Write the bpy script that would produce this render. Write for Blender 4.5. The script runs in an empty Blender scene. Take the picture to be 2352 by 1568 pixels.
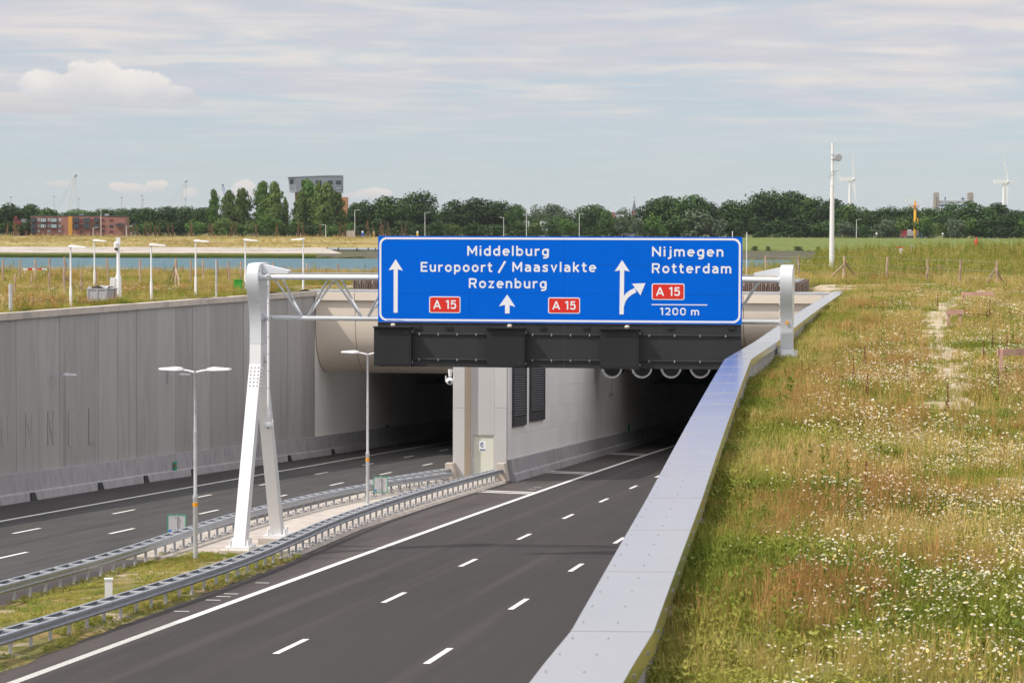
import bpy, bmesh, math, random
import numpy as np
from mathutils import Vector, Matrix
R = math.radians
rng = random.Random(7)
nrg = np.random.RandomState(11)

# ------------------------------------------------------------------ camera, sky, sun, exposure
scene = bpy.context.scene
C = scene.collection
FPX, HOR, ROLL = 6100.0, 530.0, 0.003            # focal length and horizon measured on a 2352 px wide view
PITCH = math.atan((784 - HOR) / FPX)
cam_d = bpy.data.cameras.new('camera'); cam = bpy.data.objects.new('camera', cam_d); C.objects.link(cam)
cam_d.sensor_width = 36.0; cam_d.lens = FPX / 2352 * 36.0
cam_d.clip_start = 0.5; cam_d.clip_end = 30000
cam.matrix_world = Matrix.Rotation(math.pi/2 - PITCH, 4, 'X') @ Matrix.Rotation(ROLL, 4, 'Z')
cam_d.dof.use_dof = True; cam_d.dof.focus_distance = 84.0; cam_d.dof.aperture_fstop = 7.1
scene.camera = cam

LD = Vector((0.906*math.cos(R(50)), 0.422*math.cos(R(50)), -math.sin(R(50)))).normalized()
world = bpy.data.worlds.new('World'); scene.world = world; world.use_nodes = True
wn, wl = world.node_tree.nodes, world.node_tree.links
wn.clear()
wo = wn.new('ShaderNodeOutputWorld'); bg = wn.new('ShaderNodeBackground')
sky = wn.new('ShaderNodeTexSky'); sky.sky_type = 'NISHITA'; sky.sun_disc = False
sky.sun_elevation = R(50); sky.sun_rotation = math.atan2(-LD.x, -LD.y)
sky.air_density = 1.0; sky.dust_density = 0.2; sky.ozone_density = 2.5
bg.inputs['Strength'].default_value = 0.14
def wnode(t, **k):
    n = wn.new(t)
    for a, b in k.items(): setattr(n, a, b)
    return n
def wmath(op, a, b=None, c=None, clamp=False):
    n = wnode('ShaderNodeMath', operation=op, use_clamp=clamp)
    for i, v in enumerate((a, b, c)):
        if v is None: continue
        if isinstance(v, (int, float)): n.inputs[i].default_value = v
        else: wl.new(v, n.inputs[i])
    return n.outputs[0]
tc = wnode('ShaderNodeTexCoord'); sp = wnode('ShaderNodeSeparateXYZ'); wl.new(tc.outputs['Generated'], sp.inputs[0])
az = wmath('ARCTAN2', sp.outputs[0], sp.outputs[1]); el = wmath('ARCSINE', sp.outputs[2])
def sheet(h, sx, sy, scale, detail, rough, lo, hi, seed):
    """a thin cloud sheet at one height: the view ray meets it at distance 1/(elevation+h)"""
    d = wmath('DIVIDE', 1.0, wmath('ADD', wmath('MAXIMUM', sp.outputs[2], 0.0), h))
    cb = wnode('ShaderNodeCombineXYZ')
    wl.new(wmath('MULTIPLY', wmath('MULTIPLY', sp.outputs[0], d), sx), cb.inputs[0])
    wl.new(wmath('MULTIPLY', wmath('MULTIPLY', sp.outputs[1], d), sy), cb.inputs[1])
    cb.inputs[2].default_value = seed
    n = wnode('ShaderNodeTexNoise'); n.inputs['Scale'].default_value = scale; n.inputs['Detail'].default_value = detail
    n.inputs['Roughness'].default_value = rough; n.inputs['Distortion'].default_value = 0.4
    wl.new(cb.outputs[0], n.inputs['Vector'])
    mr = wnode('ShaderNodeMapRange', interpolation_type='SMOOTHSTEP')
    mr.inputs['From Min'].default_value = lo; mr.inputs['From Max'].default_value = hi
    wl.new(n.outputs[0], mr.inputs['Value'])
    return mr.outputs[0]
veil = sheet(0.035, 1.0, 0.9, 0.95, 7, 0.58, 0.30, 0.66, 3.1)
wisp = sheet(0.036, 1.25, 1.3, 1.25, 6, 0.55, 0.40, 0.74, 8.3)
def puffs(lobes, ebase, scale, lo, hi, seed, amp=1.5):
    """one far cumulus: round lobes in azimuth and elevation, ragged by noise, cut flat at its base"""
    cb = wnode('ShaderNodeCombineXYZ'); wl.new(az, cb.inputs[0]); wl.new(wmath('MULTIPLY', el, 1.2), cb.inputs[1]); cb.inputs[2].default_value = seed
    n = wnode('ShaderNodeTexNoise'); n.inputs['Scale'].default_value = scale; n.inputs['Detail'].default_value = 9; n.inputs['Roughness'].default_value = .6
    wl.new(cb.outputs[0], n.inputs['Vector']); nz = wmath('SUBTRACT', n.outputs[0], .5); best = None
    for a0, e0, ra, re in lobes:
        da = wmath('DIVIDE', wmath('SUBTRACT', az, a0), ra); de = wmath('DIVIDE', wmath('SUBTRACT', el, e0), re)
        v = wmath('SUBTRACT', 1.0, wmath('ADD', wmath('MULTIPLY', da, da), wmath('MULTIPLY', de, de)))
        best = v if best is None else wmath('MAXIMUM', best, v)
    v = wmath('ADD', best, wmath('MULTIPLY', nz, amp))
    mr = wnode('ShaderNodeMapRange', interpolation_type='SMOOTHSTEP'); mr.inputs['From Min'].default_value = lo; mr.inputs['From Max'].default_value = hi; wl.new(v, mr.inputs['Value'])
    re = max(l[3] for l in lobes); top = max(l[1]+l[3] for l in lobes)
    base = wnode('ShaderNodeMapRange', interpolation_type='SMOOTHSTEP'); base.inputs['From Min'].default_value = ebase-re*.30; base.inputs['From Max'].default_value = ebase+re*.25
    wl.new(wmath('ADD', el, wmath('MULTIPLY', nz, re*.5)), base.inputs['Value'])
    shade = wnode('ShaderNodeMapRange'); shade.inputs['From Min'].default_value = ebase; shade.inputs['From Max'].default_value = ebase+(top-ebase)*.75
    wl.new(wmath('ADD', el, wmath('MULTIPLY', nz, re*1.6)), shade.inputs['Value'])
    return wmath('MULTIPLY', mr.outputs[0], base.outputs[0]), shade.outputs[0]
def wmix(fac, a, b):
    m = wnode('ShaderNodeMix', data_type='RGBA')
    if isinstance(fac, (int, float)): m.inputs['Factor'].default_value = fac
    else: wl.new(fac, m.inputs['Factor'])
    for v, i in ((a, 6), (b, 7)):
        if isinstance(v, tuple): m.inputs[i].default_value = v
        else: wl.new(v, m.inputs[i])
    return m.outputs[2]
toned = wmix(1.0, sky.outputs[0], (.66, .70, .80, 1))
for n_ in wn:
    if n_.bl_idname == 'ShaderNodeMix' and n_.outputs[2] == toned: n_.blend_type = 'MULTIPLY'
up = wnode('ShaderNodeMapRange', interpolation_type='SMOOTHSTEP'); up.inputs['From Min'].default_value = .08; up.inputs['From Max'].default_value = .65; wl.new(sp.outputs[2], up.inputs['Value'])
base_sky = wmix(.62, toned, wmix(up.outputs[0], (2.55, 3.06, 3.50, 1), (4.6, 4.8, 5.1, 1)))   # thin milky cloud over the whole dome, brightened overhead, out of view, to fill the shade
hz = wnode('ShaderNodeMapRange', interpolation_type='SMOOTHSTEP')   # veil of far cloud thickening upwards out of the clear horizon belt
hz.inputs['From Min'].default_value = 0.022; hz.inputs['From Max'].default_value = 0.064; wl.new(sp.outputs[2], hz.inputs['Value'])
hz2 = wnode('ShaderNodeMapRange', interpolation_type='SMOOTHSTEP'); hz2.inputs['From Min'].default_value = .035; hz2.inputs['From Max'].default_value = .11; wl.new(sp.outputs[2], hz2.inputs['Value'])
base_sky = wmix(wmath('MULTIPLY', hz2.outputs[0], .45), base_sky, (3.80, 3.74, 3.95, 1))
col = wmix(wmath('MULTIPLY', veil, wmath('ADD', 0.14, wmath('MULTIPLY', hz.outputs[0], .80))), base_sky, (3.78, 3.72, 4.02, 1))
col = wmix(wmath('MULTIPLY', wisp, wmath('ADD', 0.10, wmath('MULTIPLY', hz.outputs[0], .72))), col, (4.95, 4.60, 4.30, 1))
def lob(*L): return [(math.atan((px-1176)/FPX), math.atan((HOR-py)/FPX), w/FPX, h/FPX) for px, py, w, h in L]
for lobes, pyb, sc, lo, hi, sd, lit, dark in (
        (lob((212,195,85,66),(115,212,75,48),(310,216,85,52),(390,236,90,34),(250,228,190,34)), 246, 34, .10, .62, 2.2, (5.35, 5.05, 4.75, 1), (3.45, 3.50, 3.80, 1)),
        (lob((70,262,130,20),(20,238,60,22)), 268, 40, .2, 1.0, 6.2, (4.2, 4.05, 4.0, 1), (3.5, 3.5, 3.7, 1)),
        (lob((360,434,36,20),(310,438,40,14),(270,432,22,10)), 446, 90, .10, .7, 5.2, (4.75, 4.35, 4.0, 1), (3.7, 3.65, 3.7, 1)),
        (lob((440,446,26,16)), 456, 90, .10, .7, 1.2, (4.6, 4.3, 4.0, 1), (3.7, 3.65, 3.7, 1)),
        (lob((560,438,36,24),(540,448,44,14)), 456, 90, .10, .7, 9.4, (4.6, 4.3, 4.0, 1), (3.7, 3.65, 3.7, 1)),
        (lob((135,427,40,10)), 434, 90, .2, .9, 3.4, (4.3, 4.1, 3.9, 1), (3.7, 3.65, 3.7, 1)),
        (lob((855,446,50,16),(820,452,40,10)), 458, 90, .10, .7, 7.7, (4.6, 4.3, 4.0, 1), (3.7, 3.65, 3.7, 1))):
    m_, s_ = puffs(lobes, math.atan((HOR-pyb)/FPX), sc*1.6, lo+.05, lo+.38, sd, 2.5)
    col = wmix(wmath('MULTIPLY', m_, .92), col, wmix(s_, dark, lit))
gain = wmath('ADD', 1.0, wmath('MULTIPLY', up.outputs[0], .85))       # extra brightness added to the unseen upper sky to lift the shade
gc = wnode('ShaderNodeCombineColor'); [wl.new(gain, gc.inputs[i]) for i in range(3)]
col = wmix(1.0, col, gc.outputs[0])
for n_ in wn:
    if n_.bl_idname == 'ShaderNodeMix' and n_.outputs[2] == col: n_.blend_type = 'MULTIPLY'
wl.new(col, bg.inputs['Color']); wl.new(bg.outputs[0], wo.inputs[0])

sun_d = bpy.data.lights.new('sun', 'SUN'); sun = bpy.data.objects.new('sun', sun_d); C.objects.link(sun)
sun_d.energy = 3.0; sun_d.angle = R(0.55); sun_d.color = (1.0, 0.94, 0.86)
sun.rotation_euler = LD.to_track_quat('-Z', 'Y').to_euler(); sun.location = (-60, -20, 80)
vs = scene.view_settings; scene.display_settings.display_device = 'sRGB'
vs.view_transform = 'Standard'; vs.look = 'None'; vs.exposure = 0.28; vs.gamma = 1.0; vs.use_curve_mapping = False
scene.render.engine = 'CYCLES'
scene.cycles.use_denoising = True
scene.cycles.max_bounces = 10; scene.cycles.diffuse_bounces = 7; scene.cycles.glossy_bounces = 4
scene.cycles.caustics_reflective = False; scene.cycles.caustics_refractive = False

# ------------------------------------------------------------------ where things stand
# world: camera at the origin, x right, y away, z up.  The road has its own coordinates: s along it, n to its right.
TH = R(8.404); SX, SY = math.sin(TH), math.cos(TH)
def XY(s, n):
    n2 = n + .00007*(s-60)**2
    return s*SX + n2*SY, s*SY - n2*SX
def roadz(s, n): return -(6.646 + .0459*s - .008*(n+20))
def RP(s, n, dz=0.0):
    x, y = XY(s, n); return Vector((x, y, roadz(s, n)+dz))
def ray(px, py):
    u = (px-1176)/FPX; v = (784-py)/FPX
    c, s = math.cos(ROLL), math.sin(ROLL)
    u2 = u*c - v*s; v2 = v*c + u*s
    y = math.cos(PITCH) + v2*math.sin(PITCH)
    return u2/y, (-math.sin(PITCH) + v2*math.cos(PITCH))/y
def at(px, py, Y):
    u, w = ray(px, py); return Vector((u*Y, Y, w*Y))
def on_level(px, py, z):
    u, w = ray(px, py); Y = z/w; return Vector((u*Y, Y, z))
def s_at(px, n, z=-5.0):
    """s of the point with lateral n seen in column px"""
    lo, hi = 15.0, 400.0
    for _ in range(50):
        m = (lo+hi)/2; x, y = XY(m, n)
        (lo, hi) = (m, hi) if x/y < (px-1176)/FPX else (lo, m)
    return lo
def lerp(pts, t):
    if t <= pts[0][0]: return pts[0][1]
    for (a, b), (c, d) in zip(pts, pts[1:]):
        if t <= c: return b + (d-b)*(t-a)/(c-a)
    return pts[-1][1]
def sstep(a, b, x):
    t = min(1, max(0, (x-a)/(b-a))); return t*t*(3-2*t)

# ------------------------------------------------------------------ materials
def mat(name, base, rough=.6, metal=0.0, var=None, scale=1.0, bump=0.0, bscale=None, stretch=(1,1,1), coords='pos', rnd=0.0, spec=.5, detail=4, lo=.3, hi=.7, grime=None, bdist=.02):
    """principled material; var = second colour mixed in by noise; rnd = brightness spread from object to object"""
    m = bpy.data.materials.new(name); m.use_nodes = True
    nt = m.node_tree; ns, ls = nt.nodes, nt.links
    b = ns['Principled BSDF']; b.inputs['Roughness'].default_value = rough; b.inputs['Metallic'].default_value = metal
    b.inputs['Specular IOR Level'].default_value = spec
    b.inputs['Base Color'].default_value = (*base, 1)
    def vec(st):
        mp = ns.new('ShaderNodeMapping'); mp.inputs['Scale'].default_value = st
        if coords == 'pos':
            g = ns.new('ShaderNodeNewGeometry'); ls.new(g.outputs['Position'], mp.inputs['Vector'])
        elif coords == 'uv':
            g = ns.new('ShaderNodeTexCoord'); ls.new(g.outputs['UV'], mp.inputs['Vector'])
        else:
            g = ns.new('ShaderNodeTexCoord'); ls.new(g.outputs['Object'], mp.inputs['Vector'])
        return mp.outputs[0]
    def noise(st, sc, dt=detail, ro=.6):
        n = ns.new('ShaderNodeTexNoise'); n.inputs['Scale'].default_value = sc; n.inputs['Detail'].default_value = dt; n.inputs['Roughness'].default_value = ro
        ls.new(vec(st), n.inputs['Vector']); return n.outputs[0]
    def mix(f, a, c, bt='MIX'):
        x = ns.new('ShaderNodeMix'); x.data_type = 'RGBA'; x.blend_type = bt
        if isinstance(f, float): x.inputs['Factor'].default_value = f
        else: ls.new(f, x.inputs['Factor'])
        for v, i in ((a, 6), (c, 7)):
            if isinstance(v, tuple): x.inputs[i].default_value = v
            else: ls.new(v, x.inputs[i])
        return x.outputs[2]
    def rmp(v, a, c, d=0.0, e=1.0):
        r = ns.new('ShaderNodeMapRange'); r.interpolation_type = 'SMOOTHSTEP'
        r.inputs['From Min'].default_value = a; r.inputs['From Max'].default_value = c
        r.inputs['To Min'].default_value = d; r.inputs['To Max'].default_value = e
        ls.new(v, r.inputs['Value']); return r.outputs[0]
    col = (*base, 1)
    if var is not None:
        vs_ = var if isinstance(var[0], tuple) else (var,)
        for i, v in enumerate(vs_):
            col = mix(rmp(noise(stretch, scale*(1, 3.7, .23)[i]), lo, hi), col, (*v, 1))
    if grime is not None:                                 # (colour, stretch, scale, lo, hi)
        gc, gst, gsc, glo, ghi = grime
        col = mix(rmp(noise(gst, gsc, 5), glo, ghi), col, (*gc, 1))
    if rnd:
        oi = ns.new('ShaderNodeObjectInfo')
        r = ns.new('ShaderNodeMapRange'); r.inputs['To Min'].default_value = 1-rnd; r.inputs['To Max'].default_value = 1+rnd
        ls.new(oi.outputs['Random'], r.inputs['Value'])
        cb = ns.new('ShaderNodeCombineColor'); [ls.new(r.outputs[0], cb.inputs[i]) for i in range(3)]
        col = mix(1.0, col, cb.outputs[0], 'MULTIPLY')
    if not isinstance(col, tuple): ls.new(col, b.inputs['Base Color'])
    if bump:
        bp = ns.new('ShaderNodeBump'); bp.inputs['Strength'].default_value = bump; bp.inputs['Distance'].default_value = bdist
        ls.new(noise(stretch, bscale or scale*4), bp.inputs['Height']); ls.new(bp.outputs[0], b.inputs['Normal'])
    m['b'] = 1
    return m

M = {}
M['asphalt_new'] = mat('asphalt_new', (.034,.029,.0275), .86, spec=.28, var=((.047,.039,.036),(.025,.022,.0215),(.039,.035,.033)), scale=.55, bump=.35, bscale=30, stretch=(1,.10,1), coords='uv', bdist=.006,
                       grime=((.060,.050,.045), (1.1,.012,1), .85, .50, .74))
M['asphalt_old'] = mat('asphalt_old', (.051,.048,.0455), .85, spec=.25, var=((.041,.039,.0375),(.066,.063,.059)), scale=.4, bump=.25, bscale=35, stretch=(1,.1,1), coords='uv', bdist=.006,
                       grime=((.036,.034,.033), (1.2,.012,1), .75, .5, .70))
M['asphalt_shoulder'] = mat('asphalt_shoulder', (.036,.031,.030), .85, spec=.28, var=(.06,.053,.05), scale=.5, bump=.25, bscale=35, stretch=(1,.1,1), coords='uv', bdist=.006)
M['asphalt_strip'] = mat('asphalt_strip', (.046,.038,.0355), .85, spec=.28, var=(.085,.072,.066), scale=.5, bump=.2, bscale=35, stretch=(1,.1,1), coords='uv', bdist=.006)
M['road_paint'] = mat('road_paint', (.78,.76,.70), .55, var=(.62,.60,.56), scale=6, lo=.45, hi=.8)
M['concrete_wall'] = mat('concrete_wall', (.345,.332,.318), .8, var=((.31,.297,.283),(.37,.356,.338)), scale=.38, stretch=(1,1,.22), bump=.08, bscale=9, rnd=.11,
                         grime=((.26,.248,.238), (1.6,1.6,.09), .8, .56, .76))
M['concrete_cap'] = mat('concrete_cap', (.52,.46,.39), .8, var=(.38,.335,.29), scale=.9, bump=.1, rnd=.07, lo=.45, hi=.75)
M['concrete_barrier'] = mat('concrete_barrier', (.33,.318,.33), .85, var=((.26,.25,.26),(.37,.358,.365)), scale=.8, stretch=(1,1,.35), bump=.15, bscale=12, rnd=.06,
                            grime=((.19,.185,.19), (1.3,1.3,.12), 1.3, .6, .8))
M['concrete_pale'] = mat('concrete_pale', (.50,.445,.385), .85, var=(.38,.335,.285), scale=.9, bump=.15, bscale=12)
M['concrete_dark'] = mat('concrete_dark', (.16,.155,.15), .85, var=(.11,.105,.10), scale=.7, bump=.1)
M['letter_relief'] = mat('letter_relief', (.375,.36,.345), .85, var=(.32,.305,.29), scale=1.6, lo=.35, hi=.65)
M['white_wall'] = mat('white_wall', (.88,.865,.835), .5, var=(.83,.81,.775), scale=.35, stretch=(1,1,.2), rnd=.03)
M['cream_panel'] = mat('cream_panel', (.80,.70,.575), .5, var=(.75,.655,.535), scale=.3, rnd=.03)
M['pier_grey'] = mat('pier_grey', (.53,.52,.50), .45, var=(.49,.48,.465), scale=.5, rnd=.03)
M['pier_beige'] = mat('pier_beige', (.55,.45,.33), .6)
M['door_paint'] = mat('door_paint', (.66,.66,.57), .45)
M['louvre'] = mat('louvre', (.035,.037,.042), .5)
M['sheet_metal'] = mat('sheet_metal', (.80,.785,.775), .20, 1.0, var=(.745,.735,.73), scale=.7, bump=.10, bscale=1.1, stretch=(1,1,1), lo=.4, hi=.8, bdist=.03)
M['sheet_metal_plain'] = mat('sheet_metal_plain', (.62,.62,.62), .3, .9)
M['galvanised'] = mat('galvanised', (.46,.49,.54), .40, .8, var=(.34,.37,.41), scale=3.5, stretch=(1,1,2), lo=.4, hi=.8, bump=.04)
M['galvanised_pale'] = mat('galvanised_pale', (.66,.67,.68), .45, .35, var=(.52,.53,.55), scale=4)
M['roof_sheet'] = mat('roof_sheet', (.42,.43,.44), .45, .3, var=(.36,.37,.38), scale=.6)
M['post_grey'] = mat('post_grey', (.40,.42,.45), .5, .5, var=(.30,.32,.34), scale=3)
M['rivet'] = mat('rivet', (.38,.38,.40), .4, .7)
M['gantry_paint'] = mat('gantry_paint', (.69,.71,.73), .38, var=(.65,.67,.69), scale=.6)
M['gantry_pale'] = mat('gantry_pale', (.80,.80,.795), .42, var=(.76,.76,.755), scale=.6)
M['white_paint'] = mat('white_paint', (.80,.80,.79), .4)
M['sign_blue'] = mat('sign_blue', (.0005,.135,.70), .6, var=(.0005,.127,.66), scale=.4, spec=.04)
M['sign_white'] = mat('sign_white', (.86,.86,.87), .5)
M['sign_red'] = mat('sign_red', (.72,.022,.010), .45)
M['small_print'] = mat('small_print', (.18,.30,.66), .5)
M['board_black'] = mat('board_black', (.021,.021,.022), .6, var=(.027,.026,.026), scale=.8)
M['screen_black'] = mat('screen_black', (.012,.012,.013), .55)
M['screen_dots'] = mat('screen_dots', (.022,.022,.024), .5)
M['tunnel_dark'] = mat('tunnel_dark', (.40,.385,.36), .8, var=(.33,.31,.29), scale=.5)
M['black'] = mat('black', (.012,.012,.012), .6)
M['green_paint'] = mat('green_paint', (.02,.33,.16), .5)
M['cabinet_green'] = mat('cabinet_green', (.035,.34,.03), .5)
M['sign_back'] = mat('sign_back', (.48,.48,.48), .5)
M['orange'] = mat('orange', (.85,.36,.02), .5)
M['mast_orange'] = mat('mast_orange', (.86,.42,.03), .5)
M['old_wood'] = mat('old_wood', (.50,.37,.275), .9, var=(.36,.25,.18), scale=5, stretch=(1,1,.25), bump=.3, rnd=.18)
M['board_wood'] = mat('board_wood', (.58,.345,.28), .85, var=(.47,.27,.215), scale=4, stretch=(.3,1,1), rnd=.1)
M['slat_wood'] = mat('slat_wood', (.27,.20,.165), .85, var=(.19,.14,.115), scale=6, stretch=(1,1,.2), rnd=.25)
M['crate_grey'] = mat('crate_grey', (.36,.37,.39), .55)
M['leaf_dark'] = mat('leaf_dark', (.040,.082,.016), .75, var=((.062,.115,.022),(.024,.052,.012)), scale=.35, rnd=.34, spec=.25)
M['leaf_mid'] = mat('leaf_mid', (.075,.150,.020), .75, var=((.105,.185,.028),(.045,.10,.016)), scale=.35, rnd=.3, spec=.25)
M['leaf_light'] = mat('leaf_light', (.115,.17,.034), .75, var=((.15,.20,.042),(.075,.125,.028)), scale=.4, rnd=.2, spec=.25)
M['leaf_grey'] = mat('leaf_grey', (.075,.105,.055), .75, var=(.10,.13,.07), scale=.4, rnd=.15, spec=.25)
M['leaf_brown'] = mat('leaf_brown', (.16,.105,.05), .8, var=(.22,.14,.07), scale=1, rnd=.2, spec=.2)
M['bark'] = mat('bark', (.09,.07,.05), .9, var=(.13,.10,.075), scale=2, stretch=(1,1,.3))
M['brick'] = mat('brick', (.35,.165,.13), .85, var=(.29,.13,.10), scale=.8)
M['brick_dark'] = mat('brick_dark', (.20,.045,.035), .85)
M['brick_orange'] = mat('brick_orange', (.46,.22,.10), .8)
M['ochre'] = mat('ochre', (.62,.30,.05), .7)
M['glass_dark'] = mat('glass_dark', (.05,.065,.08), .12, spec=.7)
M['glass_pale'] = mat('glass_pale', (.42,.50,.54), .15, spec=.7)
M['frame_dark'] = mat('frame_dark', (.045,.047,.055), .5)
M['frame_red'] = mat('frame_red', (.42,.03,.02), .5)
M['slate_grey'] = mat('slate_grey', (.23,.25,.28), .6)
M['slate_pale'] = mat('slate_pale', (.42,.44,.47), .6)
M['house_white'] = mat('house_white', (.74,.73,.72), .7)
M['roof_dark'] = mat('roof_dark', (.07,.07,.08), .7)
M['spire_slate'] = mat('spire_slate', (.15,.155,.18), .6)
M['old_concrete'] = mat('old_concrete', (.40,.345,.29), .85, var=(.26,.22,.185), scale=.12, stretch=(1,1,.3))
M['steel_blue'] = mat('steel_blue', (.09,.14,.26), .6)
M['steel_grey'] = mat('steel_grey', (.36,.37,.38), .6)
M['crane_pale'] = mat('crane_pale', (.66,.67,.68), .6)
M['crane_blue'] = mat('crane_blue', (.12,.28,.55), .6)
M['truck_red'] = mat('truck_red', (.40,.012,.03), .35)
M['truck_grey'] = mat('truck_grey', (.50,.49,.46), .5)
M['container_blue'] = mat('container_blue', (.06,.11,.27), .5)
M['rubber'] = mat('rubber', (.02,.02,.02), .8)
M['mesh_fence'] = mat('mesh_fence', (.30,.31,.31), .5, .4)
M['yellow'] = mat('yellow', (.80,.52,.02), .6)
M['red'] = mat('red', (.62,.02,.02), .5)

# ------------------------------------------------------------------ mesh helpers
class MB:
    def __init__(s): s.v = []; s.f = []; s.m = []; s.uv = None
    def add(s, vs, fs, mi=0):
        o = len(s.v); s.v.extend(tuple(v) for v in vs); s.f.extend(tuple(i+o for i in f) for f in fs); s.m.extend([mi]*len(fs)); return s
    def box(s, c, d, rz=0, mi=0, ax=None):
        hx, hy, hz_ = d[0]/2, d[1]/2, d[2]/2; cs, sn = math.cos(rz), math.sin(rz)
        vs = []
        for z in (-hz_, hz_):
            for x, y in ((-hx,-hy),(hx,-hy),(hx,hy),(-hx,hy)):
                vs.append((c[0]+x*cs-y*sn, c[1]+x*sn+y*cs, c[2]+z))
        return s.add(vs, [(3,2,1,0),(4,5,6,7),(0,1,5,4),(1,2,6,5),(2,3,7,6),(3,0,4,7)], mi)
    def beam(s, p, q, w, h, mi=0, up=(0,0,1)):
        p, q = Vector(p), Vector(q); d = (q-p).normalized(); u = Vector(up)
        if abs(d.dot(u)) > .98: u = Vector((0,1,0))
        a = d.cross(u).normalized(); b = a.cross(d).normalized()
        vs = [e + a*(i*w/2) + b*(j*h/2) for e in (p, q) for i, j in ((-1,-1),(1,-1),(1,1),(-1,1))]
        return s.add(vs, [(0,1,2,3),(7,6,5,4),(0,4,5,1),(1,5,6,2),(2,6,7,3),(3,7,4,0)], mi)
    def tube(s, p, q, r0, r1=None, n=8, mi=0, caps=True):
        p, q = Vector(p), Vector(q); r1 = r0 if r1 is None else r1; d = (q-p).normalized()
        u = Vector((0,0,1)) if abs(d.z) < .9 else Vector((1,0,0)); a = d.cross(u).normalized(); b = d.cross(a).normalized()
        vs = [e + (a*math.cos(t)+b*math.sin(t))*r for e, r in ((p, r0), (q, r1)) for t in [2*math.pi*k/n for k in range(n)]]
        fs = [(k, (k+1) % n, n+(k+1) % n, n+k) for k in range(n)]
        fs = [tuple(reversed(f)) for f in fs]
        if caps: fs += [tuple(range(n)), tuple(reversed(range(n, 2*n)))]
        return s.add(vs, fs, mi)
    def lathe(s, prof, c=(0,0,0), n=12, axis='z', mi=0):
        vs = []
        for r, h in prof:
            for k in range(n):
                t = 2*math.pi*k/n; x, y = r*math.cos(t), r*math.sin(t)
                vs.append((c[0]+x, c[1]+y, c[2]+h) if axis == 'z' else (c[0]+x, c[1]+h, c[2]+y))
        fs = []
        for i in range(len(prof)-1):
            for k in range(n):
                a, b = i*n+k, i*n+(k+1) % n
                fs.append((a, b, b+n, a+n) if axis == 'z' else (b, a, a+n, b+n))
        fs += [tuple(reversed(range(n))), tuple(range((len(prof)-1)*n, len(prof)*n))] if axis == 'z' else [tuple(range(n)), tuple(reversed(range((len(prof)-1)*n, len(prof)*n)))]
        return s.add(vs, fs, mi)
    def prism(s, poly, y0, y1, mi=0):
        """polygon in x,z (counter-clockwise seen from -y) extruded along y"""
        n = len(poly); vs = [(x, y0, z) for x, z in poly] + [(x, y1, z) for x, z in poly]
        fs = [tuple(range(n)), tuple(reversed(range(n, 2*n)))] + [((k+1) % n, k, n+k, n+(k+1) % n) for k in range(n)]
        return s.add(vs, fs, mi)
    def strip(s, A, B, mi=0):
        """quads between two rows of points"""
        n = len(A); return s.add(list(A)+list(B), [(i, i+1, n+i+1, n+i) for i in range(n-1)], mi)
    def sweep(s, prof_at, ts, closed=True, caps=True, mi=0):
        rows = [prof_at(t) for t in ts]; k = len(rows[0]); vs = [p for r in rows for p in r]; fs = []
        for i in range(len(rows)-1):
            for j in range(k if closed else k-1):
                a, b = i*k+j, i*k+(j+1) % k; fs.append((a, b, b+k, a+k))
        if caps and closed: fs += [tuple(reversed(range(k))), tuple(range((len(rows)-1)*k, len(rows)*k))]
        return s.add(vs, fs, mi)
    def sphere(s, c, r, n=8, m=6, mi=0, sz=1.0):
        prof = [(max(.001, r*math.sin(math.pi*i/m)), -r*sz*math.cos(math.pi*i/m)) for i in range(m+1)]
        return s.lathe(prof, c, n, 'z', mi)
    def mesh(s, name, mats, smooth=False):
        me = bpy.data.meshes.new(name); me.from_pydata([tuple(v) for v in s.v], [], s.f)
        for m_ in (mats if isinstance(mats, (list, tuple)) else [mats]): me.materials.append(M[m_] if isinstance(m_, str) else m_)
        if any(s.m): me.polygons.foreach_set('material_index', s.m)
        if smooth: me.polygons.foreach_set('use_smooth', [True]*len(me.polygons))
        if s.uv is not None:
            ul = me.uv_layers.new(name='UVMap'); li = np.empty(len(me.loops), 'i'); me.loops.foreach_get('vertex_index', li)
            ul.data.foreach_set('uv', np.array(s.uv, 'f')[li].ravel())
        me.update(); return me
    def build(s, name, mats, parent=None, smooth=False, fix=True):
        """link as one mesh object; with a parent the points are in the parent's own space"""
        me = s.mesh(name, mats, smooth)
        if fix:
            bm = bmesh.new(); bm.from_mesh(me); bmesh.ops.recalc_face_normals(bm, faces=bm.faces); bm.to_mesh(me); bm.free()
        if smooth and hasattr(me, 'set_sharp_from_angle'): me.set_sharp_from_angle(angle=R(38))
        return put(me, name, parent)
def put(me, name, parent=None, loc=None, rz=None):
    o = bpy.data.objects.new(name, me); C.objects.link(o)
    if parent is not None: o.parent = parent
    if loc is not None: o.location = loc
    if rz is not None: o.rotation_euler.z = rz
    return o
def tag(o, label=None, cat=None, group=None, kind=None):
    if label: o['label'] = label
    if cat: o['category'] = cat
    if group: o['group'] = group
    if kind: o['kind'] = kind
    return o
def thing(name, label, cat, loc=(0,0,0), rz=0.0, group=None):
    o = bpy.data.objects.new(name, None); C.objects.link(o); o.empty_display_size = .3
    o.location = loc; o.rotation_euler = (0, 0, rz); return tag(o, label, cat, group)
def copy_tree(o, parent=None):
    c = o.copy(); C.objects.link(c); c.parent = parent
    for ch in KIDS.get(o.name, [x for x in C.objects if x.parent == o]): copy_tree(ch, c)
    return c
KIDS = {}
def remember(o):
    ks = list(o.children); KIDS[o.name] = ks
    for k in ks: remember(k)
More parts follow.
